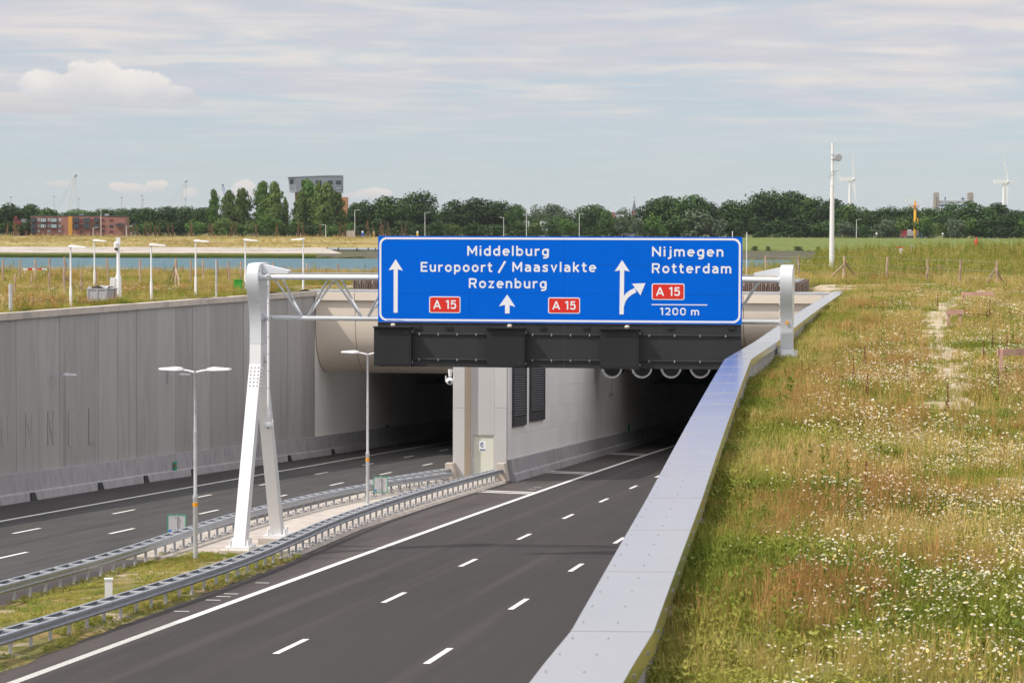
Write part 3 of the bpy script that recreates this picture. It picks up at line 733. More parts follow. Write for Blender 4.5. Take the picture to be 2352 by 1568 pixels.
while q < SE:
    bsn(mb, q, q+6, RPIER_L+.1, RPIER_R-.16, -25, TOPZ-.02 if q < 163 else roadz(q+6, -22)+7.0); q += 6.001
wbuild(mb, 'pier_core', 'pier_grey', pr)
mb = MB(); bsn(mb, 133.50, 133.58, -22.08, -21.01, PZ0, DZ1-.05); dl = wbuild(mb, 'door', 'door_paint', pr)
mb = MB(); bsn(mb, 133.44, 133.52, -22.10, -22.05, PZ0, DZ1-.002); bsn(mb, 133.44, 133.52, -21.03, -20.985, PZ0, DZ1-.002); bsn(mb, 133.44, 133.52, -22.048, -21.032, DZ1-.05, DZ1-.002); wbuild(mb, 'door_frame', 'pier_grey', pr)
L = pr.location
def lb(v): return Vector(v)-L
hp = at(1086.5, 1057, 134.55); mb = MB(); mb.box(lb(hp+Vector((0,-.02,0))), (.05,.03,.24)); mb.tube(lb(hp+Vector((0,-.05,.03))), lb(hp+Vector((.13,-.07,.03))), .014, n=6); mb.build('handle', 'galvanised', dl)
c_ = at(1108.5, 1024, 134.42)
mb = MB(); mb.box(lb(c_), (.34,.02,.52), rz=-TH); mb.build('notice_plate', 'white_paint', dl)
c2 = c_+Vector((-.003,-.014,.07)); mb = MB(); mb.lathe([(.125,0),(.125,-.006)], lb(c2), 18, 'y'); mb.box(lb(c_+Vector((-.003,-.014,-.19))), (.28,.006,.07), rz=-TH); mb.build('round_symbol', 'steel_blue', dl)
c3 = c2+Vector((-.001,-.010,0)); mb = MB(); mb.beam(lb(c3+Vector((-.05,0,-.09))), lb(c3+Vector((-.05,0,.03))), .035, .006); mb.beam(lb(c3+Vector((.03,0,-.09))), lb(c3+Vector((.05,0,.09))), .05, .006); mb.beam(lb(c3+Vector((-.04,0,.05))), lb(c3+Vector((.02,0,-.02))), .03, .006); mb.build('white_figure', 'sign_white', dl)
# white panels along the right-hand tube
rows_ = [1.1, 2.35, 3.55, 4.75, 5.95, 7.2, 9.0]
s = 133.75
while s < 215:
    e = s+3.0
    for r0, r1 in zip(rows_, rows_[1:]):
        if s > 168 and r0 > 7: continue
        mb = panel_prism(s+.004, e-.004, lambda q: RPIER_R, -.12, lambda q: roadz(q, -20)+r0+.004, lambda q: min(roadz(q, -20)+r1-.004, TOPZ))
        wbuild(mb, 'wall_panel', 'white_wall', pr)
    s = e
mb = panel_prism(s, SE, lambda q: RPIER_R, -.12, lambda q: roadz(q, -20)+1.1, lambda q: roadz(q, -20)+7.2); wbuild(mb, 'wall_panel', 'white_wall', pr)
s = 133.75
bl2 = thing('concrete_barrier', 'grey concrete step barrier at the foot of the white tunnel wall', 'barrier', tuple(RP(150, -20)))
while s < 300:
    e = min(s+6.0, 300); mb = MB()
    mb.sweep(lambda t: barrier_prof(t, lambda q: RPIER_R-.02, 1, 1.12), [s+.01, (s+e)/2, e-.01]); wbuild(mb, 'barrier_segment', 'concrete_barrier', bl2); s = e
# louvred grilles in the white wall
for px0, px1, pyb, lab in ((1178.5,1207.5,980,'dark louvred ventilation grille in the white tunnel wall, nearer the pier corner'),(1218,1250,968,'dark louvred ventilation grille in the white tunnel wall, farther into the tunnel')):
    s0, s1 = s_at(px0, RPIER_R+.05, -9), s_at(px1, RPIER_R+.05, -9)
    x, y = XY(s0, RPIER_R); zb = at(px0, pyb, y).z; hb = zb-roadz(s0, -20); zt = -4.6
    gt = thing('vent_grille', lab, 'grille', (x, y, zb), 0, 'ventilation grilles of the tunnel')
    mb = panel_prism(s0, s1, lambda q: RPIER_R+.01, .012, lambda q: roadz(q, -20)+hb, lambda q: zt); wbuild(mb, 'back_plate', 'black', gt)
    mb = MB(); 
    for q0, q1 in ((s0, s0+.07), (s1-.07, s1)):
        m2 = panel_prism(q0, q1, lambda q: RPIER_R+.01, .12, lambda q: roadz(q, -20)+hb, lambda q: zt); mb.add(m2.v, m2.f)
    m2 = panel_prism(s0+.071, s1-.071, lambda q: RPIER_R+.01, .11, lambda q: roadz(q, -20)+hb, lambda q: roadz(q, -20)+hb+.5); mb.add(m2.v, m2.f)
    wbuild(mb, 'grille_frame', 'louvre', gt)
    z = .56
    while roadz(s0, -20)+hb+z < zt-.1:
        mb = MB(); P = []
        for q in (s0+.075, s1-.075):
            zz = roadz(q, -20)+hb+z
            P += [(*XY(q, RPIER_R+.03), zz+.085), (*XY(q, RPIER_R+.12), zz), (*XY(q, RPIER_R+.12), zz+.018), (*XY(q, RPIER_R+.03), zz+.105)]
        mb.add(P, [(0,1,2,3),(7,6,5,4),(0,4,5,1),(1,5,6,2),(2,6,7,3),(3,7,4,0)]); wbuild(mb, 'slat', 'louvre', gt); z += .125
# jet fans under the right-hand ceiling
for k, px in enumerate((1405, 1474, 1541, 1608)):
    c = at(px, 845, 168.5); 
    fn = thing('jet_fan', f'round jet fan with shiny inlet ring below the right tunnel ceiling, {ORD[k]} from the left', 'fan', tuple(c), -TH, 'jet fans at the mouth of the right tunnel')
    mb = MB(); n = 24; pr_ = [(.62,.15),(.66,.05),(.66,-.02),(.60,-.06),(.55,.0),(.55,.6)]
    vs = [(r*math.cos(2*math.pi*i/n), y, r*math.sin(2*math.pi*i/n)) for r, y in pr_ for i in range(n)]
    mb.add(vs, [(j*n+i, j*n+(i+1)%n, (j+1)*n+(i+1)%n, (j+1)*n+i) for j in range(len(pr_)-1) for i in range(n)]); mb.build('inlet_ring', 'white_paint', fn, smooth=True)
    mb = MB(); mb.lathe([(.60,.5),(.60,3.4)], (0,0,0), 20, 'y'); mb.build('fan_housing', 'black', fn, smooth=True)  # coloured black to stand in for the shaded inside of the fan
    mb = MB(); mb.lathe([(.02,.25),(.16,.4),(.16,.6)], (0,0,0), 12, 'y'); mb.build('hub', 'black', fn)
    for q in range(3): mb = MB(); mb.box((( -.4+.4*q), 1.8, .95), (.05,.05,.6)); mb.build('hanger', 'steel_grey', fn)
# little things inside the tubes
def wall_plate(px, py, w, h, nf, m_, name, lab, cat, dz=0):
    s = s_at(px, nf, -10); x, y = XY(s, nf); p = at(px, py, y)
    t = thing(name, lab, cat, tuple(p), math.atan2(SY, SX)); mb = MB(); mb.box((0,0,0), (w,.04,h)); mb.build('plate', m_, t); return t, s
t, s = wall_plate(1444.5, 982, .95, .55, RPIER_R+.05, 'green_paint', 'exit_sign', 'small dark green emergency sign on the white wall inside the right tunnel', 'sign')
t, s = wall_plate(890, 985, 1.1, .55, -37.75, 'green_paint', 'exit_sign', 'small dark green emergency sign on the wall inside the left tunnel', 'sign')
t, s = wall_plate(402.5, 1073.5, .5, .62, -38.05, 'green_paint', 'emergency_sign', 'small green sign with red mark on the barrier below the left wall', 'sign')
mb = MB(); mb.box((-.08,-.03,.12), (.14,.03,.14)); mb.build('red_mark', 'red', t)
for px, Y, lab in ((987, 235, 'narrow blue lane sign with two white squares deep in the left tunnel'), (1529, 255, 'narrow blue lane sign with two white squares deep in the right tunnel')):
    t = thing('lane_sign', lab, 'sign', tuple(at(px, 908, Y)), -TH); mb = MB(); mb.box((0,0,0), (.5,.06,1.25)); mb.build('blue_plate', 'sign_blue', t)
    for dz in (.3, -.25): mb = MB(); mb.box((0,-.035,dz), (.34,.02,.38)); mb.build('white_square', 'sign_white', t)
    mb = MB(); mb.tube((0,0,.62),(0,0,3.0),.03,n=6); mb.build('hanger', 'steel_grey', t)
t = thing('tunnel_sensor', 'small sensor box on a thin rod hanging from the right tunnel ceiling', 'sensor', tuple(at(1404, 905, 172)), -TH)
mb = MB(); mb.tube((0,0,.1),(0,0,3.0),.025,n=6); mb.build('rod', 'steel_grey', t)
mb = MB(); mb.box((0,0,0), (.3,.2,.2)); mb.box((-.12,-.02,-.15), (.1,.15,.16)); mb.build('sensor_box', 'steel_grey', t)

# slatted timber screen on top of the portal
ts = thing('timber_screen', 'long low box of brown timber slats on top of the tunnel portal', 'screen', tuple(at(1340, 668, 171.3)), 0)
L = ts.location
A = at(811, 668.5, 172.6); B = at(1842, 673.0, 168.4); DEP = 12.0; D = (B-A); ln = math.hypot(D.x, D.y); ux, uy = D.x/ln, D.y/ln; rot = math.atan2(uy, ux)
HS = .74
def slat_mesh():
    mb = MB(); mb.box((0,0,HS/2), (.062,.05,HS)); return mb.mesh('slat', 'slat_wood')
sm = slat_mesh(); k = 0; d = .03
bk = Vector((-uy, ux, 0))
while d < ln:
    p = A + Vector((ux, uy, 0))*d; p.z = -3.93; put(sm, 'slat', ts, p-L, rot); d += .118
d = .1
while d < DEP:
    p = B + bk*d; p.z = -3.93; put(sm, 'slat', ts, p-L, rot+math.pi/2)
    d += .118
mb = MB()
for p, q in ((A,B),(A+bk*DEP,B+bk*DEP),(A,A+bk*DEP),(B,B+bk*DEP)):
    for z in (.12, HS-.1):
        p_, q_ = p.copy()-L, q.copy()-L; off = (bk*.06 if (p is A and q is B) else Vector((0,0,0))); p_.z = q_.z = -3.93+z-L.z; mb.beam(p_+off, q_+off, .05, .08)
mb.build('frame', 'slat_wood', ts)
mb = MB(); nl = int(ln/.28)
for i in range(nl):
    p = A+Vector((ux,uy,0))*(.15+i*.28)-L; p.z = -3.93+HS+.02-L.z; p.z -= .14; mb.beam(p, p+bk*DEP, .05, .30)  # bar depth and pale colour set to stop sun and bounce sky light
gr = mb.build('top_grating', 'galvanised_pale', ts); gr['kind'] = 'stuff'
mb = MB(); mb.beam(A+bk*.16-L+Vector((0,0,-3.93+HS/2-A.z)), B+bk*.16-L+Vector((0,0,-3.93+HS/2-B.z)), .02, HS-.06); mb.beam(B+bk*.2-L+Vector((-.14*ux,-.14*uy,-3.93+HS/2-B.z)), B+bk*(DEP-.1)-L+Vector((-.14*ux,-.14*uy,-3.93+HS/2-B.z)), .02, HS-.06); mb.build('gap_darkener', 'black', ts)  # black sheets added behind the slats so the gaps look dark

# ------------------------------------------------------------------ sign gantry
S0 = 84.6; NL, NR = -20.92, -3.72
def G(n, ds, z): x, y = XY(S0+ds, n); return Vector((x, y, z))
ga = thing('sign_gantry', 'white steel lattice gantry carrying the blue motorway sign across the right carriageway', 'gantry', tuple(G(NL, 0, -10.3)))
GL = ga.location
def gp(v): return tuple(Vector(v)-GL)
def side_prism(poly, n0, n1):
    mb = MB(); k = len(poly); vs = [gp(G(n0, a, z)) for a, z in poly]+[gp(G(n1, a, z)) for a, z in poly]
    return mb.add(vs, [tuple(range(k)), tuple(reversed(range(k, 2*k)))]+[((j+1)%k, j, k+j, k+(j+1)%k) for j in range(k)])
HEAD = [(-.42,-3.7),(-.40,-3.25),(-.42,-2.95),(-.50,-2.62),(-.62,-2.32),(-.75,-2.05),(-.83,-1.82),(-.865,-1.62),(-.86,-1.45),(-.82,-1.31),(-.75,-1.21),(-.66,-1.145),(-.55,-1.10),(-.40,-1.08),(.55,-1.06),(.78,-1.2),(.82,-1.9),(.55,-2.6),(.42,-3.1),(.42,-3.7)]
hw = .19
side_prism(HEAD, NL-hw, NL+hw).build('column_head', 'gantry_paint', ga, smooth=True)
ZF, ZB = -10.05, -10.24
side_prism([(-.42,-3.705),(.42,-3.705),(.44,-4.35),(.12,-4.15),(-.06,-3.98),(-.14,-4.4),(-.46,-4.35)], NL-hw+.004, NL+hw-.004).build('fork', 'gantry_pale', ga)
side_prism([(-.46,-4.352),(-.10,-4.352),(-2.12,ZF),(-2.62,ZF)], NL-hw, NL+hw).build('leg', 'gantry_pale', ga)
side_prism([(.10,-4.352),(.44,-4.352),(2.85,ZB),(2.35,ZB)], NL-hw, NL+hw).build('leg', 'gantry_pale', ga)
for ds, z in ((-2.37, ZF), (2.6, ZB)):
    x, y, zz = gp(G(NL, ds, z)); bp = MB().box((x, y, zz-.05), (.78,.95,.10), rz=-TH).build('base_plate', 'gantry_pale', ga)
    for i, j in ((-1,-1),(1,-1),(-1,1),(1,1)): MB().lathe([(.05,0),(.05,.2)], (x+.28*i, y+.36*j, zz), 8).build('bolt_cap', 'gantry_pale', bp)
    g0 = roadz(S0+ds, NL)+.05; MB().box((x, y, (zz-.1 + g0-GL.z)/2), (1.05,1.2,zz-.1-(g0-GL.z)), rz=-TH).build('plinth', 'concrete_cap', ga)
# right column stands in the grass behind the coping
ZR = ground(*XY(S0, NR))+.03
side_prism(HEAD, NR-hw, NR+hw).build('column_head', 'gantry_paint', ga, smooth=True)
side_prism([(-.42,-3.705),(.42,-3.705),(.46,ZR+.16),(-.46,ZR+.16)], NR-hw, NR+hw).build('leg', 'gantry_pale', ga)
x, y, zz = gp(G(NR, 0, ZR)); bp = MB().box((x, y, zz+.11), (.70,1.25,.09), rz=-TH).build('base_plate', 'gantry_pale', ga)
for i, j in ((-1,-1),(1,-1),(-1,1),(1,1)): MB().lathe([(.05,0),(.05,.17)], (x+.24*i, y+.55*j, zz+.155), 8).build('bolt_cap', 'gantry_pale', bp)
MB().box((x, y, zz-.1), (.98,1.5,.33), rz=-TH).build('plinth', 'concrete_cap', ga)
x, y, zz = gp(G(NR+.02, -.47, at(1780, 743, 83).z)); MB().box((x, y, zz), (.09,.02,.09), rz=-TH+.05).build('sticker', 'orange', ga)
# chords and diagonals
ZU, ZL_ = -1.53, -2.86
for ds in (-.55, .55):
    MB().tube(gp(G(NL+hw, ds, ZU)), gp(G(NR-hw, ds, ZU)), .082, n=14).build('chord', 'gantry_paint', ga, smooth=True)
MB().tube(gp(G(NL+hw, 0, ZL_)), gp(G(NR-hw, 0, ZL_)), .082, n=14).build('chord', 'gantry_paint', ga, smooth=True)
nA = (lambda p: p.x*SY - p.y*SX)(at(681, 732, 85.5)); k = 0
while nA + 1.98*k < NR-.6:
    nl = nA+1.98*k
    for sg in (-1, 1):
        nu = nl+.99*sg
        if NL+.2 < nu < NR-.2:
            for ds in (-.55, .55):
                MB().tube(gp(G(nl+.07*sg, 0, ZL_)), gp(G(nu-.07*sg, ds, ZU)), .036, n=8).build('diagonal', 'gantry_paint', ga, smooth=True)
    k += 1
MB().beam(gp(G(NL+1.0, .1, ZU+.13)), gp(G(NR-.8, .1, ZU+.13)), .5, .035).build('cable_tray', 'galvanised', ga)
for n0, sg in ((NL, 1), (NR, -1)):
    mb = MB(); P = [G(n0+sg*.2, d, z) for d in (-.25, .25) for z in (ZU+.12, -1.12)] + [G(n0+sg*1.05, d, z) for d in (-.2, .2) for z in (ZU+.12, ZU+.22)]
    mb.add([gp(p) for p in P], [(0,1,3,2),(4,6,7,5),(0,4,5,1),(2,3,7,6),(1,5,7,3),(0,2,6,4)]); mb.build('bracket', 'gantry_paint', ga)
    for ds in (-.55, .55): MB().tube(gp(G(n0+sg*hw, ds, ZU)), gp(G(n0+sg*(hw+.05), ds, ZU)), .14, n=14).build('flange', 'gantry_paint', ga)
    MB().tube(gp(G(n0+sg*hw, 0, ZL_)), gp(G(n0+sg*(hw+.05), 0, ZL_)), .14, n=14).build('flange', 'gantry_paint', ga)
    for k in range(9):                                              # bolts down the plate edge
        a, z = -.73+.06*abs(k-2)**1.2*(1 if k > 2 else .3), -1.3-.2*k
        bm_ = MB(); p = G(n0+sg*(hw+.01), max(-.80, min(-.33, a)), z); bm_.sphere(gp(p), .032, 6, 4); bm_.build('bolt', 'gantry_paint', ga)
for i in range(6):                                                  # splice bolts on the front leg
    for j in range(3):
        z = -4.45-.115*i; f_ = (z+4.352)/(ZF+4.352); a = -.46 + (-2.62+.46)*f_
        MB().sphere(gp(G(NL-.12+.12*j, a-.01, z)), .035, 6, 4).build('bolt', 'gantry_pale', ga)
    for j in range(3):
        z = -4.5-.115*i; f_ = (z+4.352)/(ZF+4.352); a = -.40 + (-2.62+.46)*f_ + .10*j
        MB().sphere(gp(G(NL+hw+.01, a, z)), .035, 6, 4).build('bolt', 'gantry_pale', ga)

# hanging dome camera on its pole
def dome_camera(lab, p_top, length, side=0):
    """pole hanging from p_top, camera head at its foot"""
    t = thing('dome_camera', lab, 'camera', tuple(p_top))
    MB().tube((0,0,.12), (0,0,-length), .042, n=10).build('pole', 'white_paint', t, smooth=True)
    for k in range(int(length/.55)): MB().lathe([(.047,0),(.047,.02)], (0,0,-.3-k*.55), 10).build('pipe_clip', 'steel_grey', t)
    z = -length
    MB().lathe([(.06,0),(.075,-.05),(.06,-.28),(.04,-.3)][::-1], (0,0,z), 12).build('camera_neck', 'white_paint', t, smooth=True)
    MB().sphere((0,-.02,z-.45), .14, 14, 10).build('camera_head', 'white_paint', t, smooth=True)
    for sx in (-1, 1): MB().box((.13*sx, 0, z-.38), (.05,.10,.26)).build('yoke', 'white_paint', t)
    MB().lathe([(.035,0),(.03,-.02)], (0,-.13,z-.50), 12, 'y').build('lens', 'glass_dark', t)
    return t
p = G(NL, -.68, ZU); q = at(616.5, 636, p.y); q.z = ZU
zend = at(616.5, 945, q.y).z
t = dome_camera('white dome camera on a long pole hanging from the gantry beside its left column', q, ZU-zend)
MB().box((0,.08,0), (.14,.3,.12)).build('clamp', 'steel_grey', t)
MB().box((0,.32,ZL_-ZU), (.12,.72,.10)).build('clamp', 'steel_grey', t)
q = at(1034, 852, 132.6); t = thing('dome_camera', 'white dome camera on a short arm at the left edge of the tunnel pier', 'camera', tuple(q))
MB().beam((0,0,.0), (.45,.35,.0), .07, .07).build('arm', 'white_paint', t)
MB().tube((0,0,.08), (0,0,-.28), .11, .08, 12).build('camera_neck', 'white_paint', t, smooth=True)
MB().sphere((-.02,-.03,-.5), .19, 14, 10).build('camera_head', 'white_paint', t, smooth=True)
for sx in (-1, 1): MB().box((.2*sx-.02, 0, -.38), (.05,.12,.3)).build('yoke', 'white_paint', t)
MB().lathe([(.09,0),(.07,-.03)], (-.02,-.2,-.54), 12, 'y').build('lens', 'glass_dark', t)

# ------------------------------------------------------------------ the blue sign
PA, PB = at(868, 739.5, 83.95), at(1704, 743.7, 82.6)
d = PB-PA; SW = math.hypot(d.x, d.y); srz = math.atan2(d.y, d.x); SHT = (at(868, 541.5, 83.95)-PA).z
sg = thing('motorway_sign', 'large blue direction sign with white place names and red A 15 plates', 'sign', tuple(PA), srz)
def sl(zx, zy):
    """place on the sign face of a point measured on the enlarged view"""
    t = (zx-89)/2142; top = 62+8*t; bot = 567+13.5*t; return t*SW, (bot-zy)/(bot-top)*SHT
xs = [0, sl(636,0)[0], sl(1193,0)[0], sl(1755,0)[0], SW]; zs = [0, SHT*.338, SHT*.672, SHT]
for i in range(4):
    for j in range(3):
        MB().box(((xs[i]+xs[i+1])/2, .02, (zs[j]+zs[j+1])/2), (xs[i+1]-xs[i]-.005, .04, zs[j+1]-zs[j]-.005)).build('panel', 'sign_blue', sg)
MB().box((SW/2, .06, SHT/2), (SW-.05, .036, SHT-.05)).build('back_sheet', 'steel_grey', sg)
def flat(name, poly, m_, y=-.004, th=.003, holes=None, parent=None):
    mb = MB(); mb.prism(poly, y-th, y); return mb.build(name, m_, parent or sg)
def rrect(x0, z0, x1, z1, r, n=8):
    P = []
    for cx, cz, a0 in ((x1-r,z0+r,-90),(x1-r,z1-r,0),(x0+r,z1-r,90),(x0+r,z0+r,180)):
        for k in range(n+1): a = R(a0+90*k/n); P.append((cx+r*math.cos(a), cz+r*math.sin(a)))
    return P
def ring(name, outer, inner, m_, y=-.004, parent=None):
    n = len(outer); mb = MB()
    vs = [(x, y, z) for x, z in outer]+[(x, y, z) for x, z in inner]+[(x, y+.004, z) for x, z in outer]+[(x, y+.004, z) for x, z in inner]
    fs = []
    for i in range(n):
        j = (i+1) % n; fs += [(i, j, n+j, n+i), (2*n+i, 2*n+j, j, i), (n+i, n+j, 3*n+j, 3*n+i)]
    mb.add(vs, fs); return mb.build(name, m_, parent or sg)
b0, b1 = sl(96, 577-3), sl(2226, 76)
ring('border', rrect(.045,.045,SW-.045,SHT-.045,.23), rrect(.108,.108,SW-.108,SHT-.108,.18), 'sign_white')
def rpath(x0, y0, x1, y1, r, a0=0, a1=360, n=7):
    """centre line of a rounded bowl, counter-clockwise; angles pick the part of it"""
    P = []
    for k, (cx, cy) in enumerate(((x1-r,y1-r),(x0+r,y1-r),(x0+r,y0+r),(x1-r,y0+r))):
        for i in range(n+1): P.append((90*k+90*i/n, (cx+r*math.cos(R(90*k+90*i/n)), cy+r*math.sin(R(90*k+90*i/n)))))
    P.append((360, P[0][1])); out = []
    for rev in (-360, 0, 360):
        out += [q for a, q in P if a0-.01 <= a+rev <= a1+.01]
    return out
WS = .165; hs = WS/2; XH = .73; LO, HI = hs*.96, XH-hs*.96
def bowl(w): return [rpath(hs, LO, w-hs, HI, min(w/2-hs, .26))]
GL_ = {
 'M': (.86, [[(hs,0),(hs,1)], [(hs*1.1,.93),(.43,.30),(.86-hs*1.1,.93)], [(.86-hs,1),(.86-hs,0)]]),
 'N': (.76, [[(hs,0),(hs,1)], [(hs,.90),(.76-hs,.10)], [(.76-hs,1),(.76-hs,0)]]),
 'E': (.62, [[(.62,1-hs),(hs,1-hs),(hs,hs),(.62,hs)], [(hs,.52),(.56,.52)]]),
 'R': (.70, [[(hs,0),(hs,1-hs),(.40,1-hs),(.54,.95-hs*.6),(.70-hs,.80),(.70-hs,.67),(.56,.50),(.42,.46),(hs,.46)], [(.40,.46),(.62,0)]]),
 'A': (.82, [[(.07,0),(.41,.97)], [(.41,.97),(.75,0)], [(.2,.29),(.62,.29)]]),
 'i': (WS, [[(hs,0),(hs,XH)], [(hs,.84),(hs,1.0)]]),
 'l': (WS, [[(hs,0),(hs,1.02)]]),
 'j': (.30, [[(.30-hs,XH),(.30-hs,-.06),(.25-hs,-.16),(.0,-.19)], [(.30-hs,.84),(.30-hs,1.0)]]),
 'd': (.60, [*bowl(.60), [(.60-hs,0),(.60-hs,1.02)]]), 'b': (.60, [*bowl(.60), [(hs,0),(hs,1.02)]]),
 'o': (.62, bowl(.62)), 'p': (.60, [*bowl(.60), [(hs,-.26),(hs,XH)]]),
 'g': (.60, [*bowl(.60), [(.60-hs,XH),(.60-hs,-.02),(.54-hs,-.13),(.40-hs,-.19),(.12,-.19)]]),
 'e': (.60, [rpath(hs, LO, .60-hs, HI, .215, 0, 325), [(hs,.38),(.60-hs,.38)]]),
 'u': (.58, [[(hs,XH),(hs,.27),(hs+.05,.13),(.22,LO),(.34,LO),(.58-hs-.04,.14),(.58-hs,.25)], [(.58-hs,XH),(.58-hs,0)]]),
 'n': (.58, [[(hs,0),(hs,XH)], [(hs,.48),(hs+.05,.60),(.24,HI),(.36,HI),(.58-hs-.05,.60),(.58-hs,.46),(.58-hs,0)]]),
 'm': (.90, [[(hs,0),(hs,XH)], [(hs,.48),(hs+.05,.60),(.20,HI),(.29,HI),(.45-.03,.60),(.45,.48),(.45,0)], [(.45,.48),(.48,.60),(.58,HI),(.68,HI),(.90-hs-.04,.60),(.90-hs,.46),(.90-hs,0)]]),
 'r': (.42, [[(hs,0),(hs,XH)], [(hs,.44),(hs+.05,.58),(.25,HI-.01),(.42,HI)]]),
 't': (.42, [[(.17,.96),(.17,.20),(.21,.11),(.30,LO),(.42,LO)], [(0,XH-hs*.8),(.40,XH-hs*.8)]]),
 'a': (.56, [[(.06,.60),(.16,HI),(.34,HI),(.56-hs-.04,.58),(.56-hs,.48),(.56-hs,0)], [(.56-hs,.42),(.26,.42),(.13,.36),(hs,.25),(hs+.01,.18),(.15,LO),(.28,LO),(.40,.13),(.56-hs,.22)]]),
 's': (.50, [[(.46,.57),(.40,HI-.02),(.30,HI),(.19,HI),(hs+.02,.58),(hs+.01,.50),(.15,.42),(.36,.34),(.50-hs-.01,.24),(.50-hs-.02,.16),(.34,LO),(.20,LO),(.10,.10),(.02,.17)]]),
 'v': (.58, [[(.07,XH),(.29,.05),(.51,XH)]]),
 'k': (.56, [[(hs,0),(hs,1.02)], [(.50,XH),(hs+.02,.32)], [(.22,.42),(.50,0)]]),
 'z': (.52, [[(.04,HI),(.43,HI),(.08,LO),(.50,LO)]]),
 '/': (.50, [[(.03,-.06),(.47,1.04)]]),
 '1': (.34, [[(.02,.80),(.20,.93),(.34-hs,.96)], [(.34-hs,1),(.34-hs,0)]]),
 '5': (.60, [[(.54,1-hs),(.14,1-hs),(.11,.54),(.24,.61),(.37,.61),(.48,.55),(.60-hs,.40),(.60-hs,.30),(.48,.13),(.36,hs),(.22,hs),(.03,.17)]]),
 '2': (.60, [[(.05,.80),(.14,.90),(.28,1-hs),(.40,.91),(.60-hs-.01,.78),(.60-hs,.66),(.48,.48),(.10,hs),(.60,hs)]]),
 '0': (.64, [rpath(hs, hs, .64-hs, 1-hs, .235)]),
 'w': (.8, [[(.07,XH),(.22,.05),(.4,.6),(.58,.05),(.73,XH)]]), '-': (.3, [[(0,.4),(.3,.4)]]), '.': (WS, [[(hs,0),(hs,.16)]]), '3': (.58, [[(.06,.85),(.2,1-hs),(.38,.9),(.5,.75),(.42,.58),(.28,.54)], [(.28,.54),(.42,.5),(.5,.3),(.42,.12),(.25,hs),(.05,.16)]]), '4': (.6, [[(.42,0),(.42,1),(.05,.3),(.58,.3)]]),
}
def text(body, zx0, zx1, zy_base, cap_px, name='lettering', m_='sign_white', y=-.004, parent=None, bold=0, space=.20, wk=1.0):
    """lettering from pen strokes, stretched to the width it has on the sign"""
    x = 0; strokes = []
    for ch in body:
        if ch == ' ': x += .34; continue
        w, sts = GL_[ch]
        for st in sts: strokes.append([(x+a, b) for a, b in st])
        x += w+space
    x -= space
    x0, z0 = sl(zx0, zy_base); x1, _ = sl(zx1, zy_base); zc = sl(zx0, zy_base-cap_px)[1]; kx, kz = (x1-x0)/x, zc-z0; mb = MB(); lift = 0.0
    hw_ = WS*wk/2*(kx*.35+kz*.65)
    for st in strokes:
        P = [Vector((x0+a*kx, z0+b*kz)) for a, b in st]; n = len(P); closed = (P[0]-P[-1]).length < 1e-5
        if closed: P = P[:-1]; n -= 1
        Lf, Rt = [], []
        for i in range(n):
            a = P[i-1] if (i or closed) else None; b = P[(i+1) % n] if (i < n-1 or closed) else None
            d0 = (P[i]-a).normalized() if a is not None else None; d1 = (b-P[i]).normalized() if b is not None else None
            d = d1 if d0 is None else d0 if d1 is None else ((d0+d1).normalized() if (d0+d1).length > 1e-4 else d1)
            nn = Vector((-d.y, d.x)); c = 1.0
            if d0 is not None and d1 is not None: c = min(1.7, 1/max(.3, d.dot(d1)))
            Lf.append(P[i]+nn*hw_*c); Rt.append(P[i]-nn*hw_*c)
        vs = [(q.x, y-lift, q.y) for q in Lf]+[(q.x, y-lift, q.y) for q in Rt]; m = n if closed else n-1
        mb.add(vs, [(n+i, n+(i+1) % n, (i+1) % n, i) for i in range(m)]); lift += .00025 if len(strokes) < 40 else .00012
    return mb.build(name, m_, parent or sg, fix=False)
for w_ in (('Middelburg',620,1103,178,57),('Europoort',344,769,272,57),('/',803,848,275,62),('Maasvlakte',887,1380,272,57),('Rozenburg',630,1090,367,57),('Nijmegen',1706,2122,183,57),('Rotterdam',1706,2168,280,57),('1200 m',1755,1983,525,43)):
    o = text(*w_)
for x0, x1, y0, y1 in ((395,581,417,513),(1099,1287,423,516),(1706,1897,341,436)):
    a, b = sl(x0, y1), sl(x1, y0)
    pl = flat('route_plate', rrect(a[0], a[1], b[0], b[1], .06), 'sign_white', -.004)
    flat('red_field', rrect(a[0]+.03, a[1]+.03, b[0]-.03, b[1]-.03, .04), 'sign_red', -.009, parent=pl)
    w = x1-x0; text('A 15', x0+.13*w, x0+.865*w, y1-.25*(y1-y0), .53*(y1-y0), y=-.0135, parent=pl, space=.16)
def Pz(*pts): return [sl(*p) for p in pts]
flat('arrow', Pz((183,512),(207,512),(208,258),(238,266),(195,199),(153,264),(183,258)), 'sign_white')
flat('arrow', Pz((845,516),(872,516),(872,467),(906,478),(858,405),(809,474),(845,466)), 'sign_white')
flat('arrow', Pz((1518,521),(1543,521),(1545,264),(1577,272),(1532,204),(1489,270),(1520,264)), 'sign_white')
br = [(1543,480),(1552,448),(1568,424),(1590,406),(1617,391)]; br2 = [(1604,368),(1576,382),(1556,398),(1545,412),(1543,430)]
flat('arrow_branch', Pz(*br, *br2), 'sign_white', -.0042)
flat('arrow_head', Pz((1590,342),(1669,339),(1640,410),(1625,388),(1602,365),(1607,362)), 'sign_white', -.0046)
flat('rule', Pz((1706,467),(2030,469),(2030,463),(1706,461)), 'sign_white')
text('A024-3.355-Re-1', 147, 241, 561, 9, name='small_print', m_='small_print', y=-.0062)
text('Rijkswaterstaat', 2108, 2168, 574, 7, name='small_print', m_='small_print', y=-.0062)
